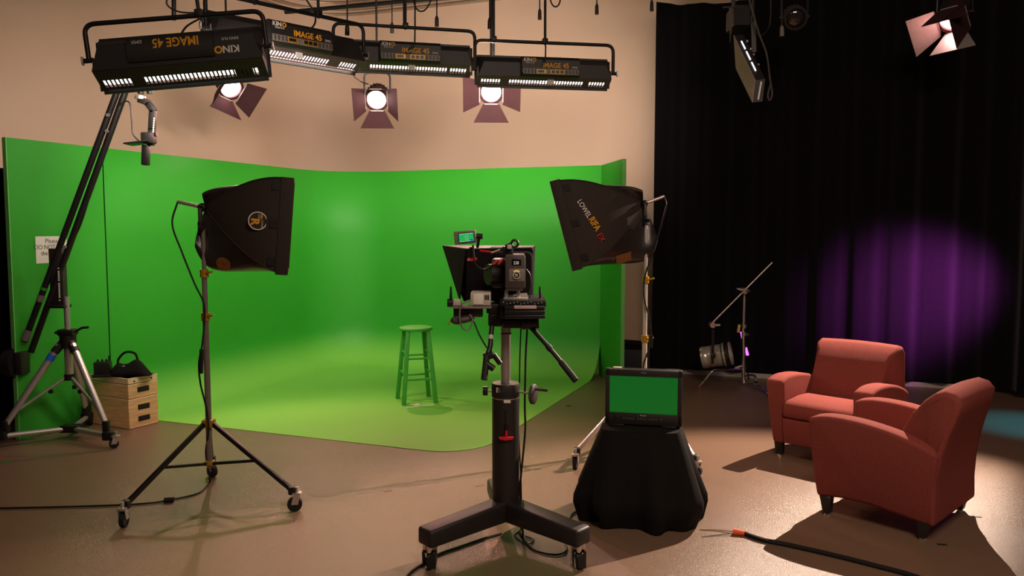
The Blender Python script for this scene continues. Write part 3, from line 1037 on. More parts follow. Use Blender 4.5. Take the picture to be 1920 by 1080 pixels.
def softbox(label, apex, n, side, roll_up, size, depth, stem_dir, logo, axis=None):
    """fabric softbox seen from behind: bowed ribs, bulging top and bottom panels, hub, stem handle.
    side = unit vector of the panel that looks at the camera."""
    t = thing('softbox', label, 'softbox', apex, 0.0)
    n = V(n).normalized()
    sd = V(side)
    sd = (sd - n * sd.dot(n)).normalized()
    up = sd.cross(n)
    if up.z < 0:
        up = -up
    h = size / 2
    axis = V(axis).normalized() if axis is not None else n

    def f(x):
        return 1 - (1 - x) ** 1.75

    def fm(x, sgn):
        if sgn > 0:
            return (0.42 + 0.58 * x) * (1 - 0.30 * (1 - x) ** 14)
        return (1.42 - 0.42 * x) * (1 - 0.42 * (1 - x) ** 12)

    def ax(x):
        return axis * (depth * x)
    NT, NS = 30, 22

    def pan(kind, sgn, x, s):
        fr = f(x) * h
        k = (1 - s * s)
        if kind == 'side':
            bul = 0.02 * k * math.sin(PI * min(1, x * 1.0))
            return ax(x) + sd * sgn * (fr + bul) + up * (s * fr)
        top = fr + max(0.0, fm(x, sgn) * h - fr) * (k ** 0.55)
        wide = 0.30 * h * (1 - x) ** 3 * math.sin(PI * s)
        return ax(x) - n * ((0.018 if sgn > 0 else 0.045) * (1 - x) ** 6 * k ** 0.22) + up * sgn * top + sd * (s * fr + wide)
    for kind, sgn, mt in (('side', 1, 'soft_cloth'), ('side', -1, 'soft_cloth'), ('top', 1, 'soft_shiny'), ('top', -1, 'soft_shiny')):
        rows = [[pan(kind, sgn, 0.012 + 0.988 * (i / NT) ** 1.6, -1 + 2 * j / NS) for j in range(NS + 1)] for i in range(NT + 1)]
        MB().grid(rows).build('fabric_panel', mt, t, smooth=70, recalc=False)
    for a in (-1, 1):
        for b in (-1, 1):
            MB().tube([ax(x) + sd * a * f(x) * h + up * b * f(x) * h for x in [0.012 + 0.988 * i / 20 for i in range(21)]], 0.006, 6).build('rib', 'soft_cloth', t)
    # rim band and white front diffuser
    for (a, b) in (((-1, -1), (1, -1)), ((1, -1), (1, 1)), ((1, 1), (-1, 1)), ((-1, 1), (-1, -1))):
        p = ax(1) + sd * a[0] * h * 1.01 + up * a[1] * h * 1.01
        q2 = ax(1) + sd * b[0] * h * 1.01 + up * b[1] * h * 1.01
        e = (q2 - p).normalized()
        MB().beam(p - e * 0.006, q2 + e * 0.006, 0.014, 0.075, 0.003, up=tuple(n)).build('rim', 'soft_cloth', t)
    MB().plate([ax(1) + sd * a * h * 0.985 + up * b * h * 0.985 for a, b in ((-1, -1), (1, -1), (1, 1), (-1, 1))], 0.004).build('diffuser', 'paper', t)
    # hook tabs
    for b in (-0.82, 0.0, 0.82):
        p = pan('side', 1, 0.88, b) + sd * 0.004
        MB().box(p, (0.055, 0.05, 0.004), Matrix((n, up, sd)).transposed()).build('hook_tab', 'black_plastic', t)
    # hub, stem and yoke plate
    MB().cyl(V((0, 0, 0)), V((0, -0.085, 0)), 0.014, n=12).build('mount_pin', 'black_metal', t)
    hb = MB().sphere(V((0, -0.035, 0)), 0.028, 14).build('hub', 'black_metal', t)
    MB().cyl(V((0, -0.035, 0)), V(stem_dir), 0.0115, n=12).build('handle_tube', 'steel', t)
    MB().box((0, -0.075, -0.06), (0.022, 0.03, 0.11), None, 0.006).build('tilt_plate', 'dark_grey', t)
    MB().cyl(sd * 0.0 + V((0, -0.085, -0.125)), V((0.03, -0.115, -0.13)), 0.014, n=10).build('lock_knob', 'black_plastic', t)
    MB().cyl(V((0, -0.075, -0.16)), V((0, -0.075, -0.09)), 0.017, n=12).build('stand_socket', 'black_metal', t)
    O = V(apex)

    def surf(kind, sgn, x, s):
        p = pan(kind, sgn, x, s)
        tx = (pan(kind, sgn, x + 0.02, s) - p).normalized()
        ts = (pan(kind, sgn, x, s + 0.04) - p)
        nn = tx.cross(ts).normalized()
        ctr_ = ax(0.5)
        if nn.dot(p - ctr_) < 0:
            nn = -nn
        return frame4(p + nn * 0.006, Matrix((tx, nn.cross(tx), nn)).transposed())
    if logo == 'round':
        c = pan('side', 1, 0.68, -0.02) + sd * 0.012
        Rm = Matrix((n, up, sd)).transposed()
        disc = MB().lathe([(0.0, 0.0), (0.052, 0.0), (0.052, 0.001), (0.0, 0.001)], 36, frame4(c, Rm)).build('round_logo', 'soft_cloth', t)
        MB().lathe([(0.050, 0.0005), (0.050, 0.002), (0.056, 0.002), (0.056, 0.0005)], 40, frame4(c, Rm)).build('logo_ring', 'white_ink', disc)
        w = O + c + sd * 0.002
        rt, u2 = -up, n                                # lettering reads downwards
        if (rt.cross(u2)).dot(sd) < 0:
            u2 = -n
        text('lettering', 'R', 0.066, 'gold_ink', disc, w - rt * 0.014 - u2 * 0.036, rt, u2, bold=0.003)
        text('lettering', 'LOWEL', 0.0145, 'white_ink', disc, w - rt * 0.006 + u2 * 0.022, rt, u2)
        text('lettering', 'RIFA', 0.015, 'gold_ink', disc, w - rt * 0.042 + u2 * 0.016, rt, u2, bold=0.001)
        text('lettering', '-LITE', 0.014, 'white_ink', disc, w - rt * 0.045 + u2 * 0.001, rt, u2)
        pb = MB().lathe([(0.0, 0.0), (0.045, 0.0), (0.045, 0.001), (0, 0.001)], 30, surf('top', -1, 0.30, 0.62)).build('round_patch', 'patch_amber', t)
    else:
        s0 = pan('side', 1, 0.80, 0.48) + sd * 0.012
        s1 = pan('side', 1, 0.66, -0.40) + sd * 0.012
        rt = (s1 - s0).normalized()
        u2 = sd.cross(rt)
        text('lettering', 'LOWEL', 0.052, 'white_ink', t, O + s0, rt, u2, bold=0.0008, sx=0.85)
        text('lettering', 'RIFA', 0.066, 'gold_ink', t, O + s0 + rt * 0.155, rt, u2, bold=0.002, sx=0.8)
        text('lettering', 'EX', 0.060, 'red_ink', t, O + s0 + rt * 0.285 - u2 * 0.012, rt, u2, sx=0.9)
        Ms = surf('top', -1, 0.42, 0.68)
        MB().box(Ms.translation, (0.12, 0.085, 0.002), Ms.to_3x3()).build('label_patch', 'patch_amber', t)
    return t


# ---- first softbox on its stand
b1 = FL(392, 878)
b1 = V((-1.912, 5.03, 0))
light_stand('tall black light stand on casters with brass collars', b1, [FL(233, 987), FL(553, 958), FL(398, 894)], 0.475, 0.22, 1.70, 'mid_grey', 'black_metal', [1.15, 1.42], 'brass_gold')
ap1 = V((b1.x - 0.015, b1.y + 0.075, 1.83))
softbox('black softbox with round gold and white logo', ap1, V((0.965, 0.25, -0.085)), V((0.25, -0.97, 0)), 0, 0.575, 0.50, V((-0.155, -0.03, 0.035)), 'round', (0.935, 0.25, -0.235))


def cable(label, pts, r=0.006, m='cable_black', n=8, name='cable', extra=None):
    t = thing(name, label, 'cable', pts[0], 0.0)
    q = [V((p.x, p.y, max(p.z, r))) for p in spline(pts, n)]
    o = MB().tube(q, r, 8).build('cord', m, t, world=True)
    return t


c1 = cable('black power cable hanging from the softbox with the round logo down to the floor', [ap1 + V((-0.155, -0.03, 0.035)), P(323, 420, 5.0), P(340, 470, 5.0), P(364, 530, 4.99), P(383, 575, 4.99), P(380, 640, 4.98), P(373, 680, 4.98), P(376, 720, 4.98), P(388, 770, 4.98), P(391, 810, 4.98), P(386, 850, 5.1), FL(393, 905, 0.008), FL(370, 925, 0.008), FL(315, 938, 0.008), FL(260, 945, 0.008), FL(130, 950, 0.008), FL(-60, 954, 0.008)])
MB().tube([P(378, 655, 4.97), P(377, 700, 4.97)], 0.013, 10).build('inline_switch', 'black_plastic', c1, world=True)
MB().tube([FL(308, 938, 0.014), FL(326, 937, 0.014)], 0.018, 10).build('connector', 'black_plastic', c1, world=True)

# ---- second softbox on its stand
b2 = V((1.01, 6.12, 0))
light_stand('pale aluminium light stand with orange collars behind the video monitor', b2, [FL(1079, 879), FL(1304, 894), V((1.16, 6.75, 0))], 0.55, 0.28, 1.72, 'light_grey', 'steel', [0.86, 1.31], 'brass_gold')
ap2 = P(1207, 382, 6.195)
softbox('black softbox with vertical white, gold and red lettering', ap2, V((-0.955, 0.10, -0.25)), V((0.06, -1, 0)), 0, 0.655, 0.60, V((0.15, -0.02, 0.055)), 'long')
c2 = cable('black power cable hanging from the softbox with vertical lettering', [ap2 + V((0.15, -0.02, 0.055)), P(1249, 385, 6.08), P(1240, 420, 6.08), P(1222, 480, 6.08), P(1209, 520, 6.08), P(1208, 560, 6.07), P(1218, 600, 6.07), P(1221, 640, 6.07), P(1213, 665, 6.07), P(1206, 690, 6.07), V((1.0, 6.05, 0.4)), V((1.08, 6.0, 0.01)), V((1.0, 5.5, 0.008)), V((0.95, 5.2, 0.008))])
MB().tube([P(1221, 628, 6.06), P(1220, 652, 6.06)], 0.014, 10).build('inline_switch', 'black_plastic', c2, world=True)

# ================================================================== TRIPOD CRANE
JB = V((-3.56, 6.45, 0))
jt = thing('camera_tripod', 'silver tripod on a spreader dolly carrying the long crane arm', 'tripod', JB)
z_hub = P(113, 640, JB.y).z
feet = [FL(205, 838), FL(4, 838), FL(164, 800)]
hub = JB + V((0, 0, z_hub))
MB().cyl(JB + V((0, 0, 0.52)), hub + V((0, 0, 0.06)), 0.033, n=14).build('centre_column', 'steel', jt, world=True)
MB().cyl(hub, hub + V((0, 0, 0.36)), 0.022, n=14).build('riser_tube', 'steel', jt, world=True)
MB().cyl(hub + V((0, 0, -0.05)), hub + V((0, 0, 0.05)), 0.062, n=18).build('shoulder', 'black_metal', jt, world=True)
MB().box(hub + V((0, 0, 0.075)), (0.13, 0.10, 0.05), None, 0.012).build('clamp_collar', 'black_metal', jt, world=True)
MB().tube([hub + V((0.05, 0, 0.07)), hub + V((0.12, -0.01, 0.11)), hub + V((0.175, -0.01, 0.115))], 0.010, 8).build('crank_handle', 'black_metal', jt, world=True)
MB().cyl(hub + V((-0.06, 0, 0.07)), hub + V((-0.10, 0, 0.07)), 0.012, n=10).build('lock_knob', 'black_plastic', jt, world=True)
low = JB + V((0, 0, 0.50))
MB().cyl(low + V((0, 0, -0.02)), low + V((0, 0, 0.03)), 0.04, n=14).build('brace_hub', 'black_metal', jt, world=True)
for i, f in enumerate(feet):
    d = (f - JB)
    d.z = 0
    dn = d.normalized()
    a = hub + dn * 0.06 + V((0, 0, -0.02))
    e = f - dn * 0.03 + V((0, 0, 0.17))
    lg = MB().tube([a, a.lerp(e, 0.5), e], [0.028, 0.026, 0.023], 12).build('leg', 'steel', jt, world=True)
    MB().tube([hub + dn * 0.03 + V((0, 0, 0)), a.lerp(e, 0.10)], 0.033, 12).build('leg_joint', 'black_metal', lg, world=True)
    if i == 1:
        MB().tube([a.lerp(e, 0.13), a.lerp(e, 0.20)], 0.0305, 12).build('blue_tape', 'blue_tape', lg, world=True)
    MB().tube([low + dn * 0.03, a.lerp(e, 0.86)], 0.011, 8).build('brace', 'steel', jt, world=True)
    MB().box(low + dn * (0.28 * d.length) + V((0, 0, -0.10)), (0.03, 0.03, 0.03), None, 0.006).build('brace_clamp', 'black_metal', jt, world=True)
    MB().box(e + V((0, 0, -0.01)), (0.05, 0.05, 0.09), None, 0.012).build('foot_clamp', 'black_metal', lg, world=True)
    MB().box(f + V((0, 0, 0.09)), (0.085, 0.07, 0.07), None, 0.012).build('dolly_block', 'black_metal', jt, world=True)
    MB().tube([JB + dn * 0.05 + V((0, 0, 0.085)), f - dn * 0.03 + V((0, 0, 0.085))], 0.021, 10).build('dolly_arm', 'steel', jt, world=True)
    caster(jt, (f.x + dn.x * 0.06, f.y + dn.y * 0.06, 0), 0.035, 0.5 + i)
MB().box(JB + V((0, 0, 0.085)), (0.16, 0.10, 0.06), None, 0.012).build('dolly_hub', 'black_metal', jt, world=True)

# crane arm: post box, parallel tubes, counterweights, gooseneck head
ja = thing('crane_arm', 'long black twin-tube camera crane arm with counterweight and gooseneck head', 'camera crane', hub + V((0, 0, 0.36)))
YJ = JB.y
p0, p1 = P(112, 574, YJ), P(107, 466, YJ)
MB().beam(p0, p1, 0.105, 0.07, 0.006, up=(0, 1, 0)).build('post_box', 'black_paint', ja, world=True)
MB().box(p0 + V((0, 0, 0.0)), (0.13, 0.12, 0.025), None, 0.004).build('post_base', 'black_metal', ja, world=True)
mk = MB()
for k in range(22):
    if k in (1, 9, 20):
        continue
    mk.box(P(109.5 + 2.2 * k / 21, 503 + 60 * k / 21, YJ - 0.055), (0.011, 0.003, 0.0085))
mk.build('lettering_strip', 'white_ink', ja, world=True)
YA = YJ - 0.02
top = (P(240, 150, YA + 0.0), P(228, 150, YA))
t1a, t1b = P(46, 640, YA), P(224, 160, YA)
t2a, t2b = P(58, 660, YA + 0.0), P(243, 150, YA)
for (a, b) in ((t1a, t1b), (t2a, t2b)):
    MB().tube([a, b], 0.0245, 12).build('arm_tube', 'black_metal', ja, world=True)
for (x, y) in ((203, 216), (201, 246), (122, 463)):
    c = P(x, y, YA - 0.03)
    MB().cyl(c, c + V((0, -0.012, 0)), 0.014, n=10).build('pivot_bolt', 'steel', ja, world=True)
MB().tube([t1a.lerp(t1b, 0.005), t1a.lerp(t1b, 0.045)], 0.029, 12).build('clear_tape', 'clear_tape', ja, world=True)
MB().tube([t1a.lerp(t1b, 0.16), t1a.lerp(t1b, 0.185)], 0.0265, 12).build('tape_band', 'clear_tape', ja, world=True)
MB().tube([t1a.lerp(t1b, 0.205), t1a.lerp(t1b, 0.215)], 0.0265, 12).build('green_tape', 'green_paint', ja, world=True)
cw = P(42, 680, YA)
MB().box(cw + V((0.0, 0, 0)), (0.055, 0.12, 0.18), None, 0.006).build('weight_bracket', 'black_paint', ja, world=True)
for k in range(3):
    x = cw.x - 0.035 - 0.03 * k
    MB().cyl((x, cw.y, cw.z), (x - 0.024, cw.y, cw.z), 0.125 - 0.008 * k, n=28).build('weight_plate', 'black_metal', ja, world=True)
MB().cyl((cw.x, cw.y, cw.z), (cw.x - 0.30, cw.y, cw.z), 0.014, n=10).build('weight_bar', 'steel', ja, world=True)
# head block linking the arm end (behind the near bank) to the gooseneck
e0 = P(236, 150, YA)
MB().beam(P(226, 160, YA), P(290, 140, YA), 0.06, 0.06, 0.01).build('end_block', 'black_metal', ja, world=True)
for x in (264, 281):
    MB().tube([P(x, 140, YA), P(x, 176, YA)], 0.024, 10).build('head_post', 'black_metal', ja, world=True)
MB().tube([P(263, 180, YA), P(263, 186, YA)], 0.042, 14).build('pan_disc', 'steel', ja, world=True)
gn = [P(260, 186, YA), P(276, 192, YA), P(287, 206, YA), P(285, 240, YA), P(283, 268, YA)]
for a, b in zip(gn[:-1], gn[1:]):
    MB().beam(a, b + (b - a).normalized() * 0.02, 0.05, 0.045, 0.006, up=(0, 1, 0)).build('gooseneck', 'black_paint', ja, world=True)
mk = MB()
for k in range(7):
    mk.box(P(289 - 0.3 * k, 222 + 4.2 * k, YA - 0.030), (0.010, 0.003, 0.013))
mk.build('lettering_strip', 'white_ink', ja, world=True)
MB().cyl(P(288, 251, YA), P(294, 251, YA), 0.022, n=12).build('tilt_knob', 'black_plastic', ja, world=True)
MB().box(P(279, 259, YA - 0.02), (0.09, 0.10, 0.085), None, 0.01).build('tilt_block', 'black_paint', ja, world=True)
MB().box(P(262, 268, YA - 0.02), (0.19, 0.16, 0.012), Matrix.Rotation(-0.12, 3, 'Y'), 0.003).build('camera_plate', 'black_metal', ja, world=True)
MB().beam(P(274, 272, YA - 0.02), P(273, 310, YA - 0.02), 0.055, 0.05, 0.008, up=(0, 1, 0)).build('grip_post', 'black_plastic', ja, world=True)
MB().tube(spline([P(222, 198, YA - 0.03), P(236, 190, YA - 0.03), P(244, 196, YA - 0.03), P(247, 225, YA - 0.03), P(249, 250, YA - 0.03), P(262, 266, YA - 0.03)], 6), 0.006, 6).build('control_cable', 'cable_black', ja, world=True)
MB().tube(spline([P(186, 290, YA), P(178, 330, YA), P(165, 380, YA), P(148, 430, YA), P(125, 470, YA)], 6), 0.005, 6).build('arm_cable', 'cable_black', ja, world=True)


# ================================================================== CAMERA ON ITS PEDESTAL
PB = V((-0.034, 4.30, 0))
pd = thing('camera_pedestal', 'heavy black three-legged studio pedestal carrying the camera', 'pedestal', PB)
fL, fR = FL(806, 1063), FL(1085, 1062)
fB = V((PB.x - 0.055, PB.y + 0.44, 0))
MB().lathe([(0, 0.17), (0.073, 0.17), (0.073, 0.795), (0.0, 0.795)], 40, Matrix.Translation(PB)).build('column', 'black_paint', pd, world=True)
MB().lathe([(0.0735, 0.795), (0.0745, 0.798), (0.0735, 0.801)], 40, Matrix.Translation(PB)).build('column_ring', 'steel', pd, world=True)
MB().lathe([(0, 0.80), (0.074, 0.80), (0.076, 0.805), (0.076, 0.865), (0.072, 0.875), (0.0, 0.878)], 40, Matrix.Translation(PB)).build('column_cap', 'black_paint', pd, world=True)
MB().cyl(PB + V((0, 0, 0.87)), PB + V((0, 0, 1.185)), 0.0265, n=24).build('lift_tube', 'steel', pd, world=True)
MB().cyl(PB + V((0, 0, 1.14)), PB + V((0, 0, 1.145)), 0.032, n=24).build('tube_ring', 'black_metal', pd, world=True)
for f, w in ((fL, 1), (fR, 1), (fB, 1)):
    d = f - PB
    d.z = 0
    L = d.length
    dn = d.normalized()
    sdv = V((-dn.y, dn.x, 0))
    R = Matrix((sdv * -1, dn, V((0, 0, 1)))).transposed()
    M = frame4(PB, R)
    # tapered foot arm: deep at the column, rounded top edges
    MB().prism([(0.0, 0.13), (L + 0.035, 0.115), (L + 0.035, 0.205), (0.0, 0.245)], -0.058, 0.058, M, bev=0.016, seg=3, ang=30).build('foot_arm', 'black_paint', pd, world=True, smooth=50)
    # caster with guard
    co = MB().cyl(V((f.x, f.y, 0.085)), V((f.x, f.y, 0.125)), 0.036, n=18).build('caster', 'chrome', pd, world=True)
    MB().cyl(V((f.x - 0.014, f.y, 0.043)), V((f.x + 0.014, f.y, 0.043)), 0.043, n=20).build('wheel', 'rubber', co, world=True)
    for s in (-1, 1):
        MB().plate([V((f.x + s * 0.030, f.y - 0.048, 0.095)), V((f.x + s * 0.030, f.y + 0.048, 0.095)), V((f.x + s * 0.030, f.y + 0.035, 0.018)), V((f.x + s * 0.030, f.y - 0.028, 0.012))], 0.008).build('cable_guard', 'black_plastic', co, world=True)
    MB().plate([V((f.x - 0.034, f.y - 0.046, 0.098)), V((f.x - 0.008, f.y - 0.052, 0.062)), V((f.x + 0.034, f.y - 0.046, 0.098)), V((f.x + 0.034, f.y - 0.04, 0.008)), V((f.x - 0.006, f.y - 0.046, 0.006))], 0.006).build('front_guard', 'black_plastic', co, world=True)
zk = 0.832
kn = MB().cyl(PB + V((-0.07, -0.01, zk)), PB + V((-0.10, -0.01, zk)), 0.007, n=10).build('lock_shaft', 'steel', pd, world=True)
MB().cyl(PB + V((-0.096, -0.01, zk)), PB + V((-0.122, -0.01, zk)), 0.025, n=16).build('lock_knob', 'black_plastic', kn, world=True)
MB().cyl(PB + V((0.07, -0.03, zk)), PB + V((0.125, -0.05, zk - 0.005)), 0.006, n=10).build('wheel_shaft', 'steel', pd, world=True)
wn_ = V((0.93, -0.36, 0.0)).normalized()
wc = P(1000, 739, PB.y - 0.06)
hw = MB().lathe([(0, -0.011), (0.048, -0.011), (0.054, -0.006), (0.054, 0.006), (0.048, 0.011), (0, 0.011)], 30, frame4(wc, look(wn_))).build('hand_wheel', 'dark_grey', pd, world=True)
MB().cyl(wc + V((0.01, -0.005, 0.028)), wc + V((0.075, -0.03, 0.026)), 0.008, n=12).build('crank_grip', 'dark_grey', hw, world=True)
yf = PB.y - 0.0775
pl = MB().box(P(939, 732, yf + 0.01), (0.048, 0.003, 0.026), Matrix.Rotation(-0.25, 3, 'Z')).build('type_plate', 'paper', pd, world=True)
MB().box(P(951, 753, yf + 0.002), (0.036, 0.003, 0.015)).build('type_plate', 'paper', pd, world=True)
for k in range(2):
    MB().box(P(939, 730 + 4.2 * k, yf + 0.0075), (0.038, 0.003, 0.006 + 0.002 * k), Matrix.Rotation(-0.25, 3, 'Z')).build('printed_line', 'grey_ink', pl, world=True)
MB().cyl(P(948, 770, yf + 0.003), P(948, 800, yf + 0.003), 0.0035, n=8).build('pull_cable', 'black_metal', pd, world=True)
MB().cyl(P(949, 796, yf - 0.002), P(949, 806, yf - 0.002), 0.009, n=10).build('pull_spring', 'black_metal', pd, world=True)
rh = MB()
rh.beam(P(949.5, 807, yf - 0.004), P(949, 822, yf - 0.004), 0.012, 0.012, 0.003, up=(0, 1, 0))
rh.prism([(-0.040, 0.006), (0.040, 0.006), (0.036, -0.008), (0.0, -0.015), (-0.036, -0.008)], -0.007, 0.007, frame4(P(949, 821, yf - 0.006), Matrix.Rotation(PI / 2, 3, 'Z')), bev=0.003)
rh.build('pull_handle', 'red_plastic', pd, world=True)

YC = 4.22
cm = thing('studio_camera_rig', 'black cinema camera with teleprompter hood, viewfinder and pan handles', 'camera', P(954, 606, PB.y))


def cb(name, px0, py0, px1, py1, Y, dep, m, bev=0.004, parent=None, R=None, label=None):
    """box whose near face spans the pixel rectangle at depth Y."""
    a, b = P(px0, py0, Y), P(px1, py1, Y)
    c = (a + b) / 2 + V((0, dep / 2, 0))
    return MB().box(c, (abs(b.x - a.x), dep, abs(a.z - b.z)), R, bev).build(name, m, parent or cm, world=True, label=label)


# prompter hood: back cloth, top panel and flaring triangular sides
Yh, Yf_ = 4.52, 5.02
nl, nr = P(873, 468, Yh), P(997, 466, Yh)
flt, frt = P(830, 461, Yf_), P(1003, 461, Yf_)
bl_, br_ = P(868, 566, Yh), P(1000, 562, Yh)
hd = MB()
hd.prism([(-0.0, -0.29), (0.0, -0.005), (0.006, 0.0), (0.03, 0.0), (0.03, -0.29)], nl.x, nr.x + 0.01, Matrix.Translation((0, Yh, nl.z)), bev=0.01)
hd.build('hood_back', 'black_cloth', cm, world=True)
MB().plate([nl + V((0, 0, 0.004)), nr + V((0, 0, 0.004)), frt, flt], 0.006).build('hood_top', 'dark_grey', cm, world=True)
MB().plate([nl, flt, bl_ + V((-0.02, 0.05, 0))], 0.005).build('hood_side', 'black_cloth', cm, world=True)
MB().plate([nr, br_ + V((0.0, 0.05, 0)), frt], 0.005).build('hood_side', 'black_cloth', cm, world=True)
MB().plate([flt, frt, br_ + V((0, 0.06, 0)), bl_ + V((0, 0.06, 0))], 0.004).build('prompter_glass', 'screen_black', cm, world=True)
sk = MB()
sk.prism([(0.0, -0.30), (0.0, 0.0), (0.10, 0.0), (0.10, -0.30)], P(925, 480, Yh - 0.1).x, P(1000, 480, Yh - 0.1).x, Matrix.Translation((0, Yh - 0.1, nl.z - 0.01)), bev=0.03)
sk.build('hood_skirt', 'black_cloth', cm, world=True)

# camera body
body = cb('camera_body', 947, 478, 985, 541, YC - 0.12, 0.26, 'dark_grey', 0.007)
cb('display', 959.5, 486, 977, 498, YC - 0.1215, 0.004, 'screen_black', 0.001, body)
text('lettering', '228', 0.022, 'digit_glow', body, P(962.5, 495.5, YC - 0.1235), (1, 0, 0), (0, 0, 1), sx=0.85)
cb('rear_plate', 954, 504, 983, 528, YC - 0.1235, 0.006, 'mid_grey', 0.003, body)
dc = P(968.5, 516, YC - 0.127)
MB().lathe([(0, 0.0), (0.014, 0.0), (0.014, 0.004), (0.0, 0.004)], 26, frame4(dc, look((0, -1, 0)))).build('dial', 'black_plastic', body, world=True)
MB().lathe([(0.0145, 0.0), (0.0145, 0.005), (0.0195, 0.005), (0.0195, 0.0)], 28, frame4(dc, look((0, -1, 0)))).build('dial_ring', 'light_grey', body, world=True)
MB().tube([dc + V((0.0225 * math.cos(a), -0.003, 0.0225 * math.sin(a))) for a in [PI * (0.28 + 0.44 * k / 8) for k in range(9)]], 0.004, 6).build('dial_arc', 'amber_glow', body, world=True)
text('lettering', '98', 0.021, 'white_ink', body, dc + V((-0.010, -0.006, -0.007)), (1, 0, 0), (0, 0, 1), sx=0.8)
cb('side_unit', 922, 486, 947, 540, YC - 0.02, 0.2, 'black_plastic', 0.012)
MB().lathe([(0.0, 0), (0.052, 0.0), (0.055, 0.01), (0.055, 0.09), (0.0, 0.09)], 24, frame4(P(944, 514, YC + 0.02), look((-0.9, -0.44, 0)))).build('side_ring', 'black_metal', cm, world=True)
for k in range(7):
    MB().box(P(924 + (k % 3) * 7, 492 + k * 6.8, YC - 0.024), (0.011, 0.006, 0.007), None, 0.002).build('side_button', ('pcb_green', 'mid_grey', 'dark_grey')[k % 3], cm, world=True)
MB().cyl(P(925, 496, YC - 0.05), P(934, 487, YC - 0.05), 0.006, n=8).build('red_connector', 'red_plastic', cm, world=True)
MB().cyl(P(935, 496, YC - 0.05), P(944, 485, YC - 0.05), 0.006, n=8).build('red_connector', 'red_plastic', cm, world=True)
# top handle, ring and rods
cb('top_mount', 941, 462, 962, 480, YC - 0.03, 0.16, 'black_metal', 0.008)
cb('handle_clamp', 951, 459, 959, 467, YC - 0.06, 0.05, 'light_grey', 0.003)
rc = P(965, 456.5, YC - 0.02)
MB().tube([rc + V((0.0175 * math.cos(2 * PI * k / 24), 0, 0.0175 * math.sin(2 * PI * k / 24))) for k in range(25)], 0.0065, 8).build('handle_ring', 'black_metal', cm, world=True)
MB().cyl(P(948, 463, YC - 0.02), P(960, 458, YC - 0.02), 0.012, n=10).build('handle_bar', 'black_metal', cm, world=True)
MB().cyl(P(920, 463.5, YC), P(944, 463.5, YC), 0.005, n=8).build('viewfinder_rod', 'steel', cm, world=True)
MB().cyl(P(921, 474, YC - 0.02), P(938, 468, YC - 0.02), 0.005, n=8).build('viewfinder_rod', 'steel', cm, world=True)
MB().cyl(P(900, 470, YC + 0.02), P(925, 473, YC - 0.0), 0.005, n=8).build('red_arm', 'red_plastic', cm, world=True)
# viewfinder monitor on its arm
vr = Matrix.Rotation(-0.10, 3, 'Y')
vc = P(872.5, 445, YC - 0.05)
vf = MB().box(vc, (0.113, 0.03, 0.068), vr, 0.006).build('viewfinder', 'mid_grey', cm, world=True)
MB().box(vc + V((0.006, -0.0155, 0)), (0.080, 0.003, 0.050), vr).build('screen_surround', 'screen_black', vf, world=True)
MB().box(vc + V((0.006, -0.0165, 0)), (0.074, 0.003, 0.043), vr).build('screen', 'screen_key', vf, world=True)
MB().box(vc + V((0.031, -0.0185, -0.013)), (0.016, 0.001, 0.009), vr).build('screen_icon', 'screen_blue', vf, world=True)
for (dx, dz, w, h) in ((0.008, 0.008, 0.014, 0.001), (0.008, -0.010, 0.014, 0.001), (0.001, -0.001, 0.001, 0.018), (0.015, -0.001, 0.001, 0.018), (0.006, 0.019, 0.07, 0.002), (0.0, -0.020, 0.06, 0.002)):
    MB().box(vc + V((dx, -0.0188, dz)), (w, 0.001, h), vr).build('screen_marking', 'digit_glow', vf, world=True)
MB().cyl(P(893, 443, YC - 0.03), P(905, 443, YC - 0.03), 0.0155, n=14).build('viewfinder_joint', 'black_metal', cm, world=True)
MB().beam(P(898, 446, YC - 0.03), P(895, 464, YC), 0.014, 0.014, 0.003).build('viewfinder_arm', 'black_metal', cm, world=True)
MB().beam(P(884, 463, YC - 0.0), P(884, 486, YC), 0.03, 0.02, 0.003).build('viewfinder_bracket', 'black_plastic', cm, world=True)
for k in range(4):
    MB().sphere(P(881 + (k % 2) * 4, 469 + (k // 2) * 9, YC - 0.012), 0.0028, 8).build('bracket_screw', 'steel', cm, world=True)
MB().box(P(882, 486.5, YC - 0.02), (0.030, 0.004, 0.017)).build('red_label', 'red_plastic', cm, world=True)
MB().box(P(892, 485.5, YC - 0.02), (0.012, 0.004, 0.015)).build('red_label', 'red_plastic', cm, world=True)
for k in range(3):
    MB().box(P(877.5 + 3.6 * k, 487, YC - 0.0235), (0.003, 0.002, 0.010)).build('label_mark', 'white_ink', cm, world=True)
MB().tube(spline([P(887, 460, YC - 0.04), P(888, 475, YC - 0.05), P(890, 492, YC - 0.06), P(898, 502, YC - 0.06), P(910, 505, YC - 0.05), P(922, 497, YC - 0.04)], 6), 0.0055, 8).build('viewfinder_cable', 'cable_black', cm, world=True)
MB().tube(spline([P(986, 505, YC - 0.02), P(993, 515, YC - 0.02), P(995, 535, YC - 0.02), P(993, 558, YC - 0.02)], 6), 0.005, 8).build('body_cable', 'cable_black', cm, world=True)
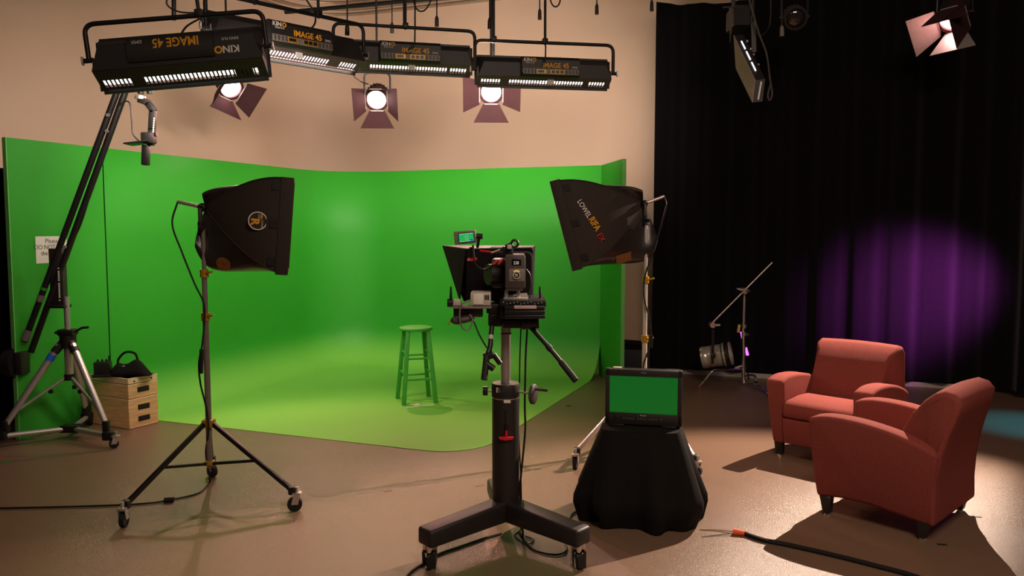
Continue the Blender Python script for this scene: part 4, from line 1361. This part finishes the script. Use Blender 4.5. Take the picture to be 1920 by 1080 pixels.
# base plates, riser and battery stack
cb('body_foot', 948, 541, 979, 545, YC - 0.10, 0.2, 'light_grey', 0.002)
for x in (946, 968):
    cb('riser_post', x, 545, x + 7, 562, YC - 0.08, 0.10, 'steel', 0.004)
cb('riser_block', 953, 545, 968, 552, YC - 0.06, 0.14, 'black_plastic', 0.003)
cb('riser_bar', 952, 553, 966, 557, YC - 0.09, 0.12, 'chrome', 0.002)
cb('slide_plate', 944, 558, 990, 563, YC - 0.10, 0.30, 'steel', 0.003)
cb('top_plate', 938, 563, 1024, 575, YC - 0.13, 0.42, 'black_metal', 0.004)
for k in range(12):
    MB().sphere(P(944 + 6.5 * k, 567 + (k * 7 % 4), YC - 0.135), 0.0035, 8).build('plate_screw', 'steel', cm, world=True)
cb('plate_label', 964, 573, 1006, 579, YC - 0.165, 0.01, 'pink_label', 0.001)
for k in range(3):
    cb('rail_plate', 946, 574 + 8.2 * k, 1022, 581.4 + 8.2 * k, YC - 0.16, 0.5, 'black_plastic', 0.004)
cb('rail_side', 937, 566, 946, 598, YC - 0.10, 0.45, 'black_metal', 0.003)
for s in (-1, 1):
    lv = P(846 if s < 0 else 1013, 545, YC)
    MB().tube([P(845.5 if s < 0 else 1012, 537, YC - 0.02), P(845.5 if s < 0 else 1013, 572, YC - 0.02)], [0.004, 0.010], 8).build('lever', 'black_metal', cm, world=True)
cb('lever_base', 1000, 566, 1024, 574, YC - 0.10, 0.06, 'black_metal', 0.004)
# receiver box with lit face, brackets and cabling on the other side
cb('receiver_box', 882, 549, 920, 573, YC - 0.06, 0.16, 'light_grey', 0.004)
cb('receiver_face', 887, 551, 906, 571, YC - 0.064, 0.006, 'paper', 0.002)
for k in range(3):
    cb('receiver_slot', 909 + 3 * k, 553, 911 + 3 * k, 562, YC - 0.064, 0.006, 'hole_dark', 0.001)
MB().beam(P(850, 575, YC - 0.02), P(922, 575, YC - 0.02), 0.10, 0.012, 0.003).build('side_tray', 'mid_grey', cm, world=True)
cb('tray_block', 850, 563, 863, 573, YC - 0.05, 0.08, 'light_grey', 0.003)
cb('tray_drop', 850, 575, 905, 595, YC - 0.02, 0.06, 'dark_grey', 0.006)
MB().cyl(P(839, 568, YC - 0.02), P(849, 568, YC - 0.02), 0.022, n=16).build('tray_knob', 'black_plastic', cm, world=True)
MB().tube(spline([P(849, 598, YC - 0.05), P(855, 602, YC - 0.06), P(868, 600, YC - 0.06), P(880, 597, YC - 0.05), P(886, 592, YC - 0.05)], 6), 0.018, 10).build('cable_bundle', 'dark_grey', cm, world=True)
MB().tube(spline([P(884, 562, YC - 0.07), P(866, 570, YC - 0.09), P(862, 585, YC - 0.09), P(863, 605, YC - 0.09), P(870, 617, YC - 0.09), P(880, 617, YC - 0.08), P(886, 600, YC - 0.07), P(880, 590, YC - 0.07)], 6), 0.0045, 8).build('loop_cable', 'mid_grey', cm, world=True)
MB().tube([P(850, 597, YC - 0.05), P(843, 605, YC - 0.06), P(840, 609, YC - 0.06)], 0.004, 8).build('plug', 'brass_gold', cm, world=True)
cb('head_bracket', 912, 570, 938, 588, YC - 0.02, 0.12, 'black_metal', 0.006)
cb('head_block', 915, 588, 942, 613, YC - 0.02, 0.16, 'black_metal', 0.012)
cb('pan_head', 942, 600, 985, 616, YC - 0.03, 0.24, 'black_paint', 0.008)
MB().cyl(P(978, 606, YC - 0.04), P(1010, 604, YC - 0.04), 0.034, n=18).build('tilt_drum', 'black_paint', cm, world=True)
# pan handles
h1 = [P(922, 612, YC - 0.04), P(919, 650, YC - 0.10), P(912, 672, YC - 0.13), P(908, 712, YC - 0.17)]
MB().tube(h1[:2] + [h1[2]], 0.013, 10).build('pan_handle', 'black_metal', cm, world=True)
MB().tube([h1[1].lerp(h1[0], 0.55), h1[1].lerp(h1[0], 0.35)], 0.0138, 10).build('white_band', 'light_grey', cm, world=True)
MB().tube([h1[2].lerp(h1[3], -0.1), h1[3]], [0.0165, 0.018], 12).build('handle_grip', 'rubber', cm, world=True)
MB().tube([P(907, 670, YC - 0.12), P(925, 664, YC - 0.12)], 0.02, 12).build('zoom_control', 'black_plastic', cm, world=True)
MB().tube([P(912, 682, YC - 0.14), P(926, 692, YC - 0.14)], 0.017, 12).build('zoom_rocker', 'black_plastic', cm, world=True)
MB().tube([P(925, 664, YC - 0.12), P(938, 682, YC - 0.12)], 0.014, 12).build('zoom_plug', 'black_plastic', cm, world=True)
h2 = [P(992, 610, YC - 0.04), P(1028, 650, YC - 0.12), P(1053, 680, YC - 0.17), P(1080, 714, YC - 0.22)]
MB().tube(h2[:3], 0.0125, 10).build('pan_handle', 'black_metal', cm, world=True)
MB().tube([h2[2].lerp(h2[3], -0.05), h2[3]], [0.0165, 0.017], 12).build('handle_grip', 'rubber', cm, world=True)
MB().tube([h2[1].lerp(h2[0], 0.03), h2[1].lerp(h2[2], 0.18)], 0.0165, 12).build('handle_collar', 'black_plastic', cm, world=True)
MB().tube(spline([P(888, 602, YC - 0.03), P(900, 630, YC - 0.02), P(915, 655, YC + 0.02), P(930, 672, YC + 0.06), P(945, 690, YC + 0.1)], 6), 0.004, 8).build('blue_cable', 'case_blue', cm, world=True)

cable('thin black cable dropping from the camera in front of the pedestal hand wheel', [P(989, 612, YC + 0.05), P(986, 660, YC + 0.05), P(985, 700, YC + 0.04), P(984, 760, YC + 0.04), P(985, 800, YC + 0.04), P(982, 840, YC + 0.04), P(977, 890, YC + 0.04), P(975, 920, YC + 0.06), V((0.06, 4.33, 0.02)), FL(975, 1000, 0.008), FL(1000, 1030, 0.008), FL(1040, 1040, 0.008), FL(1062, 1032, 0.008), FL(1060, 1010, 0.008), FL(1072, 965, 0.008), FL(1100, 955, 0.008)], 0.0055)
cable('thin black cable hanging behind the pedestal column', [P(977, 614, YC + 0.08), P(975, 660, YC + 0.08), P(974, 715, YC + 0.1), P(972, 800, YC + 0.16), V((0.05, 4.42, 0.3)), V((0.05, 4.45, 0.01)), FL(965, 1005, 0.008), FL(990, 1020, 0.008), FL(1000, 1012, 0.008), FL(985, 1005, 0.008)], 0.004)
cable('long black cable running under the pedestal foot to the near floor edge', [FL(940, 1000, 0.008), FL(900, 1012, 0.008), FL(860, 1026, 0.008), FL(825, 1038, 0.008), FL(795, 1056, 0.008), FL(765, 1078, 0.008), FL(740, 1120, 0.008)], 0.007)

# ================================================================== VIDEO MONITOR ON A DRAPED TABLE
TC = V((0.765, 4.72, 0))
TZ = 0.545
tb = thing('draped_table', 'small table hidden under a black floor-length cloth', 'table', TC, -0.20)
rows = []
N = 96
rnd = random.Random(5)
for i in range(26):
    t = i / 25
    z = TZ * (1 - t)
    row = []
    for j in range(N + 1):
        a = 2 * PI * j / N
        c_, s_ = math.cos(a), math.sin(a)
        e = 6.0 - 2.8 * t
        q = (abs(c_) ** e + abs(s_) ** e) ** (-1 / e)
        g = min(1, t * 1.15)
        hx = 0.228 + 0.135 * min(1, t / 0.72) ** 0.95 - 0.035 * max(0, t - 0.8) / 0.2
        hy = 0.20 + 0.11 * min(1, t / 0.72) ** 0.95 - 0.03 * max(0, t - 0.8) / 0.2
        fold = (0.030 * math.sin(9 * a + 1.0) + 0.016 * math.sin(15 * a + 2.2) + 0.015 * math.sin(4 * a)) * t ** 1.3
        row.append(V((q * c_ * (hx + fold), q * s_ * (hy + fold), max(0.004, z + (0.012 * math.sin(7 * a) * t if t < 0.97 else 0)))))
    rows.append(row)
MB().grid(rows).build('cloth_skirt', 'black_cloth', tb, smooth=80)
m_ = MB()
m_.bm.faces.new([m_.bm.verts.new(p + V((0, 0, 0.001))) for p in rows[0][:-1]])
m_.build('cloth_top', 'black_cloth', tb)
for (x, y) in ((-0.19, -0.16), (0.19, -0.16), (-0.19, 0.16), (0.19, 0.16)):
    MB().box((x, y, TZ / 2 - 0.005), (0.03, 0.03, TZ - 0.012)).build('leg', 'black_metal', tb)

mo = thing('video_monitor', 'black studio video monitor showing a plain green picture', 'monitor', V((0.765, 4.66, TZ + 0.002)), -0.22)
MW, MH = 0.442, 0.325
MB().box((0, 0.035, MH / 2 + 0.008), (MW, 0.05, MH), None, 0.008).build('case', 'black_plastic', mo)
fr = MB()
fr.box((0, 0.004, MH - 0.02 + 0.008), (MW, 0.02, 0.04), None, 0.004)
fr.box((0, 0.004, 0.042), (MW, 0.02, 0.068), None, 0.004)
for s in (-1, 1):
    fr.box((s * (MW / 2 - 0.0125), 0.004, MH / 2 + 0.008), (0.025, 0.02, MH), None, 0.004)
fr.build('bezel', 'black_paint', mo)
MB().box((0, 0.0065, 0.187), (0.395, 0.004, 0.225)).build('screen', 'screen_green', mo)
text('lettering', 'Panasonic', 0.0095, 'white_ink', mo, (0, -0.0066, 0.062), (1, 0, 0), (0, 0, 1), world=False, align='CENTER', sx=0.95, depth=0.0003)
for k in range(15):
    if k in (5, 10):
        continue
    MB().cyl((-0.11 + k * 0.0135, -0.0065, 0.044), (-0.11 + k * 0.0135, -0.0085, 0.044), 0.0032, n=8).build('button', 'mid_grey', mo)
MB().cyl((0.105, -0.0065, 0.046), (0.105, -0.009, 0.046), 0.003, n=8).build('power_light', 'orange_tape', mo)
MB().box((-0.16, -0.006, 0.048), (0.018, 0.004, 0.014), None, 0.002).build('input_socket', 'black_metal', mo)
MB().box((0, -0.0065, MH - 0.008), (0.03, 0.002, 0.005)).build('tally_lamp', 'mid_grey', mo)
MB().box((-0.155, 0.04, MH + 0.010), (0.05, 0.03, 0.006), None, 0.002).build('handle_tab', 'light_grey', mo)
for s in (-1, 1):
    MB().box((s * 0.15, 0.03, 0.006), (0.08, 0.12, 0.012), None, 0.004).build('foot', 'black_metal', mo)

# ---- floor cables on the armchair side
oc = FL(1386, 999)
k1 = cable('thick black cable with orange end running across the floor by the armchairs', [FL(1392, 999, 0.012), FL(1430, 1012, 0.012), FL(1480, 1022, 0.012), FL(1560, 1040, 0.012), FL(1640, 1060, 0.012), FL(1720, 1082, 0.012), FL(1850, 1130, 0.012)], 0.0125, name='floor_cable')
MB().tube([FL(1375, 997, 0.014), FL(1396, 1000, 0.014)], [0.022, 0.015], 10).build('orange_boot', 'orange_tape', k1, world=True)
cable('thin pale cable from under the draped table to the orange connector', [FL(1312, 992, 0.006), FL(1340, 993, 0.006), FL(1378, 997, 0.010)], 0.004, 'cable_tan')
cable('thin grey cable lying beside the pale one near the orange connector', [FL(1316, 1006, 0.005), FL(1345, 1003, 0.005), FL(1378, 1000, 0.010)], 0.0028, 'dark_grey')

# ================================================================== BOOM STAND BY THE CURTAIN
CS = FL(1394, 722)
cs = thing('boom_stand', 'chrome folding stand with a diagonal boom arm beside the black curtain', 'light stand', CS)
YB = CS.y
MB().cyl(CS + V((0, 0, 0.02)), P(1394, 606, YB), 0.021, n=14).build('lower_column', 'chrome', cs, world=True)
MB().cyl(P(1394, 625, YB), P(1396, 545, YB), 0.014, n=14).build('upper_column', 'steel', cs, world=True)
for (x, y) in ((1395, 615), (1395, 630)):
    MB().cyl(P(x, y, YB), P(x, y - 7, YB), 0.026, n=14).build('collar', 'steel', cs, world=True)
MB().cyl(P(1397, 629, YB - 0.02), P(1404, 627, YB - 0.03), 0.015, n=10).build('collar_knob', 'dark_grey', cs, world=True)
for nm, pts in (('turtle_leg', [P(1392, 693, YB), P(1345, 693, YB - 0.15), P(1336, 695, YB - 0.2), FL(1311, 725, 0.012)]), ('turtle_leg', [P(1397, 718, YB), P(1414, 721, YB - 0.25), P(1432, 727, YB - 0.35), FL(1441, 742, 0.012)]), ('turtle_leg', [P(1398, 705, YB), P(1410, 703, YB + 0.1), P(1416, 705, YB + 0.12), FL(1418, 716, 0.012)])):
    l = MB().tube(arc_path(pts, 0.08), 0.0125, 10).build(nm, 'chrome', cs, world=True)
    e = V(pts[-1])
    MB().sphere(e, 0.016, 10).build('rubber_foot', 'red_plastic' if e.x < CS.x - 0.2 else 'rubber', l, world=True)
ba, bb = P(1334, 607, YB - 0.05), P(1448, 492, YB - 0.05)
MB().cyl(ba, bb, 0.0095, n=10).build('boom_arm', 'steel', cs, world=True)
gh = P(1395, 545, YB - 0.03)
MB().cyl(gh + V((0, -0.05, 0)), gh + V((0, 0.05, 0)), 0.032, n=16).build('grip_head', 'steel', cs, world=True)
MB().beam(gh + V((-0.02, -0.05, 0.01)), gh + V((-0.09, -0.06, 0.025)), 0.05, 0.02, 0.006).build('grip_handle', 'light_grey', cs, world=True)
MB().beam(gh + V((0.01, -0.05, 0.0)), gh + V((0.05, -0.06, 0.0)), 0.04, 0.02, 0.006).build('grip_knob', 'dark_grey', cs, world=True)
gb = P(1335, 609, YB - 0.05)
MB().cyl(gb + V((0, -0.04, 0)), gb + V((0, 0.04, 0)), 0.030, n=16).build('boom_end_head', 'steel', cs, world=True)
MB().beam(gb + V((0.02, -0.045, 0.0)), gb + V((0.075, -0.05, 0.005)), 0.04, 0.02, 0.006).build('boom_end_knob', 'light_grey', cs, world=True)
pr = P(1385, 616, YB - 0.06)
MB().box(pr, (0.025, 0.03, 0.085), Matrix.Rotation(0.15, 3, 'Y'), 0.003).build('wooden_block', 'plywood', cs, world=True)
# chrome parcan hanging from the boom
PC = P(1342, 667, YB - 0.05)
pn = thing('par_lamp', 'polished silver par lamp hanging from the boom stand', 'lamp', PC)
axis = V((0.93, -0.30, 0.20)).normalized()
Rp = look(axis)
Mp = frame4(PC, Rp)
r_ = 0.118
MB().lathe([(0, -0.150), (r_ * 0.98, -0.150), (r_, -0.145), (r_, -0.085), (r_ * 0.97, -0.08), (r_, -0.075), (r_, -0.01), (r_ * 0.97, -0.005), (r_, 0.0), (r_, 0.06), (r_ * 0.95, 0.065), (0, 0.065)], 30, Mp).build('can_body', 'bright_alu', pn, world=True)
for k in range(3):
    z = 0.09 + 0.035 * k
    MB().lathe([(r_ * 0.9, z - 0.012), (r_ * 1.08, z - 0.012), (r_ * 1.08, z + 0.010), (r_ * 0.9, z + 0.010), (r_ * 0.9, z - 0.012)], 28, Mp).build('lens_ring', 'bright_alu' if k != 1 else 'black_metal', pn, world=True)
MB().lathe([(0, 0.13), (r_ * 0.9, 0.12), (r_ * 0.9, 0.06), (0, 0.06)], 26, Mp).build('lens', 'lens_off', pn, world=True)
for dx in (-1, 1):
    MB().beam(P(1337, 620, YB - 0.05 - 0.13 * (1 if dx < 0 else -1)), P(1336, 682, YB - 0.05 - 0.13 * (1 if dx < 0 else -1)), 0.03, 0.006, up=(0, 1, 0)).build('yoke', 'black_metal', pn, world=True)
MB().beam(P(1337, 621, YB - 0.19), P(1337, 621, YB + 0.09), 0.03, 0.006).build('yoke_bar', 'black_metal', pn, world=True)
MB().box(P(1337, 667, YB - 0.19), (0.05, 0.02, 0.05), None, 0.008).build('tilt_knob', 'black_plastic', pn, world=True)
MB().cyl(P(1337, 621, YB - 0.05), P(1336, 609, YB - 0.05), 0.012, n=10).build('spigot', 'black_metal', pn, world=True)
MB().cyl(P(1378, 690, YB + 0.02), P(1392, 686, YB), 0.014, n=10).build('safety_clamp', 'steel', cs, world=True)
# purple glowing tube leaning at the curtain
pt = thing('purple_light_tube', 'glowing purple light tube leaning behind the boom stand', 'light tube', FL(1404, 712))
MB().cyl(P(1390, 622, YB + 0.10), P(1394, 645, YB + 0.10), 0.012, n=10).build('upper_tube', 'purple_glow', pt, world=True)
MB().cyl(P(1398, 652, YB + 0.10), P(1402, 666, YB + 0.10), 0.015, n=10).build('lower_tube', 'purple_glow', pt, world=True)
MB().cyl(P(1389, 618, YB + 0.10), P(1404, 712, YB + 0.12), 0.009, n=10).build('tube_holder', 'black_metal', pt, world=True)
# equipment case behind the narrow panel
eb = FL(1185, 700)
ec = thing('equipment_case', 'dark soft equipment case standing behind the narrow green panel', 'case', eb, -0.2)
MB().box((0, 0.2, 0.14), (0.42, 0.34, 0.28), None, 0.02, 3).build('body', 'case_blue', ec)
MB().box((0.0, 0.2, 0.30), (0.45, 0.37, 0.03), None, 0.008).build('lid', 'black_cloth', ec)
MB().box((0.02, 0.18, 0.335), (0.40, 0.30, 0.02), Matrix.Rotation(0.05, 3, 'Y'), 0.006).build('flap', 'black_cloth', ec)


# ================================================================== FIXTURES AGAINST THE BLACK CURTAIN
YL = 6.9
lp = thing('led_panel', 'flat dark light panel with grid face, hanging edge-on from the grid', 'light panel', P(1410, 120, YL))
# face corners, seen very obliquely
A_, B_, C_, D_ = P(1376, 66, YL + 0.30), P(1380, 128, YL + 0.30), P(1411, 192, YL - 0.22), P(1416, 150, YL - 0.22)
nrm = (B_ - A_).cross(D_ - A_).normalized()
if nrm.x > 0:
    nrm = -nrm
bk = -nrm * 0.075
MB().plate([A_, B_, C_, D_], 0.006).build('grid_face', 'led_face', lp, world=True)
hx = MB()
q_ = [A_ - nrm * 0.006, B_ - nrm * 0.006, C_ - nrm * 0.006, D_ - nrm * 0.006]
vs = [hx.bm.verts.new(p) for p in q_] + [hx.bm.verts.new(p + bk) for p in q_]
for f in ((0, 1, 2, 3), (4, 5, 6, 7), (0, 1, 5, 4), (1, 2, 6, 5), (2, 3, 7, 6), (3, 0, 4, 7)):
    hx.bm.faces.new([vs[i] for i in f])
hx.build('housing', 'black_paint', lp, world=True)
tt = V((0, 0, 0.004))
for k in range(3):
    a = A_.lerp(D_, 0.16 + 0.24 * k) + bk * 0.5 + tt
    b = A_.lerp(D_, 0.34 + 0.24 * k) + bk * 0.5 + tt
    MB().beam(a, b, 0.009, 0.006).build('vent_light', 'tube_glow', lp, world=True)
MB().beam(D_.lerp(C_, 0.1) + bk * 0.6 + V((0.004, -0.006, 0)), D_.lerp(C_, 0.9) + bk * 0.5 + V((0.004, -0.006, 0)), 0.012, 0.006, up=(0, 1, 0)).build('edge_light', 'reflector', lp, world=True)
for x in (1401, 1408, 1413, 1422):
    MB().sphere(P(x, 77 + (x - 1401) * 2.1, YL + 0.1), 0.010, 8).build('screw', 'light_grey', lp, world=True)
MB().beam(P(1412, 30, YL + 0.08), P(1414, 98, YL + 0.08), 0.035, 0.012, up=(0, 1, 0)).build('yoke_arm', 'dark_grey', lp, world=True)
MB().cyl(P(1412, 40, YL + 0.08), P(1412, -60, YL + 0.08), 0.014, n=8).build('hanging_rod', 'black_metal', lp, world=True)
MB().tube(spline([P(1405, 0, YL), P(1412, 25, YL), P(1424, 65, YL), P(1437, 100, YL), P(1444, 150, YL), P(1448, 176, YL), P(1443, 188, YL), P(1440, 178, YL), P(1444, 160, YL)], 6), 0.008, 8).build('power_cable', 'dark_grey', lp, world=True)

cl = thing('scoop_light', 'unlit box light with open flaps, partly cut off above the light panel', 'light', P(1392, 30, 7.6))
cb('housing', 1377, 8, 1408, 48, 7.5, 0.3, 'black_paint', 0.02, cl)
MB().plate([P(1367, 15, 7.45), P(1373, 15, 7.45), P(1373, 40, 7.45), P(1369, 80, 7.45)], 0.008).build('side_flap', 'dark_grey', cl, world=True)
MB().plate([P(1379, 14, 7.42), P(1405, 14, 7.42), P(1405, 47, 7.42), P(1378, 47, 7.42)], 0.008).build('front_flap', 'rubber', cl, world=True)
MB().cyl(P(1375, -60, 7.5), P(1375, 15, 7.5), 0.02, n=8).build('hanging_rod', 'dark_grey', cl, world=True)
MB().cyl(P(1355, 14, 7.5), P(1375, 13, 7.5), 0.008, n=8).build('lever', 'dark_grey', cl, world=True)

off = P(1492, 34, 7.8)
fresnel('unlit round black spotlight above the black curtain', off, V((-0.15, -0.9, -0.35)), 4.7, lens_r=0.085, on=False, doors=((0.5, 0), (0.5, 0), (0.5, 0), (0.5, 0)), group='barn-door spotlights')


def pigtail(label, x, y0, y1, Y, m='black_plastic'):
    """cable drop with a connector body at the end, hanging from the grid."""
    t = thing('hanging_plug', label, 'plug', P(x, y1, Y), 0.0, 'hanging power plugs')
    k = (Y / FPX)
    MB().cyl(P(x, y1 - 14, Y), P(x, -70, Y), 0.006, n=8).build('cord', 'cable_black', t, world=True)
    MB().cyl(P(x, y1 - 16, Y), P(x, y1, Y), 0.018, 0.020, 12).build('plug_body', m, t, world=True)
    MB().cyl(P(x, y1 - 20, Y), P(x, y1 - 15, Y), 0.010, 0.018, 12).build('strain_relief', m, t, world=True)
    return t


pigtail('hanging black plug beside the rod above the middle spotlight', 735, 0, 62, 8.2)
pigtail('hanging black plug above the middle fluorescent bank, near its yoke bend', 819, 0, 50, 8.0)
pigtail('hanging black plug left of the pole over the bank nearest the curtain', 1012, 0, 37, 8.4)
pigtail('hanging black plug against the beige wall, clear of all fixtures', 1119, 0, 27, 8.6)
pigtail('hanging black plug at the top edge of the black curtain', 1222, 0, 21, 8.8)
pigtail('hanging black plug between the two yoke ends of the fluorescent banks', 651, 0, 66, 7.0)
pigtail('hanging twist-lock plug beside the pole between two fluorescent banks', 918, 0, 54, 7.9)
pigtail('pale ringed plug hanging beside the unlit round spotlight', 1466, 0, 68, 7.4, 'mid_grey')

# ---- grid pipes and drop poles
def pipe(name, label, pts, r=0.024, m='black_metal', grp='overhead grid pipes'):
    o = MB().tube([V(p) for p in pts], r, 12).build(name, m)
    tag(o, label, 'pipe', grp)
    return o


pipe('grid_pipe', 'black overhead grid pipe crossing above the fluorescent banks', [P(535, 23, 9.85), P(796, -1, 9.25), P(1300, -50, 8.2)])
pipe('drop_pole', 'black drop pole behind the steeply angled fluorescent bank', [P(326, -60, 6.6), P(326, 38, 6.6)], 0.018)
pipe('drop_pole', 'black drop pole between the two fluorescent banks near the curtain', [P(924, -60, 8.2), P(924, 104, 8.2)], 0.02)
pipe('drop_pole', 'short black drop pole with a lever clamp above the middle bank', [P(759, -60, 7.9), P(759, 48, 7.9)], 0.018)
for pts, lab in (([P(330, -20, 6.4), P(312, 5, 6.4), P(335, 22, 6.4), P(380, 24, 6.3), P(384, 23, 6.3)], 'drooping black cable above the yoke of the big near bank'),
                 ([P(376, 34, 5.9), P(352, 48, 5.7), P(341, 62, 5.45), P(340, 74, 5.35)], 'black cable entering the top of the big near bank'),
                 ([P(560, -30, 6.3), P(575, 0, 6.3), P(590, 25, 6.3), P(590, 45, 6.2), P(578, 58, 6.15)], 'black cable feeding the steeply angled bank'),
                 ([P(770, -20, 7.6), P(780, 15, 7.6), P(795, 20, 7.6), P(808, 0, 7.6), P(812, -30, 7.6)], 'black cable loop above the middle fluorescent bank'),
                 ([P(778, -40, 7.3), P(778, 60, 7.3), P(776, 85, 7.25), P(765, 94, 7.3)], 'black cable dropping into the middle fluorescent bank'),
                 ([P(1025, -30, 7.9), P(1035, 8, 7.9), P(1048, 8, 7.9), P(1055, -30, 7.9)], 'short black cable loop beside the pole over the bank near the curtain'),
                 ([P(1022, -40, 7.45), P(1023, 90, 7.45), P(1021, 118, 7.45)], 'black cable running into the bank nearest the curtain'),
                 ([P(657, 118, 8.2), P(662, 140, 8.5), P(675, 152, 8.8), P(690, 158, 9.3)], 'black cable curving down to the middle spotlight'),
                 ([P(1445, -20, 7.4), P(1445, 30, 7.4), P(1440, 55, 7.4), P(1425, 68, 7.3), P(1416, 60, 7.2)], 'black cable swinging above the hanging light panel')):
    cable(lab, pts, 0.007)

# ---- tape and marks on the studio floor
for (x, y, w, m_, lab) in ((727, 920, 0.05, 'stain', 'small brown mark on the floor before the green area'), (900, 910, 0.06, 'stain', 'small brown mark on the floor beside the pedestal'), (1066, 761, 0.05, 'tape_black', 'short black tape mark on the bare floor near the green edge'), (12, 867, 0.05, 'green_paint', 'scrap of green tape on the floor below the crane dolly')):
    p = FL(x, y, 0.001)
    o = MB().box(p, (w, 0.03, 0.002), Matrix.Rotation(0.4, 3, 'Z')).build('floor_tape', m_)
    tag(o, lab, 'tape')
for (x, y, lab) in ((1832, 969, 'black tape mark by the rear foot of the shaded armchair nearest the curtain'), (1766, 1021, 'black tape mark by the front-most foot of the shaded armchair')):
    p = FL(x, y, 0.001)
    o = MB().box(p, (0.05, 0.02, 0.002), Matrix.Rotation(-0.2, 3, 'Z')).build('floor_tape', 'tape_black')
    tag(o, lab, 'tape')

# ---- coloured beams on the curtain: small lamps rigged on the grid to the side
spot_light('purple_wash', (4.72, 6.85, 1.45), V((4.32, 8.45, 1.05)) - V((4.72, 6.85, 1.45)), PURPLE_W, (0.62, 0.08, 0.72), 52, 1.0, 0.12)
spot_light('teal_wash', (4.75, 6.2, 3.6), V((4.5, 6.85, 0.0)) - V((4.75, 6.2, 3.6)), TEAL_W, (0.02, 0.45, 0.75), 22, 1.0, 0.05)
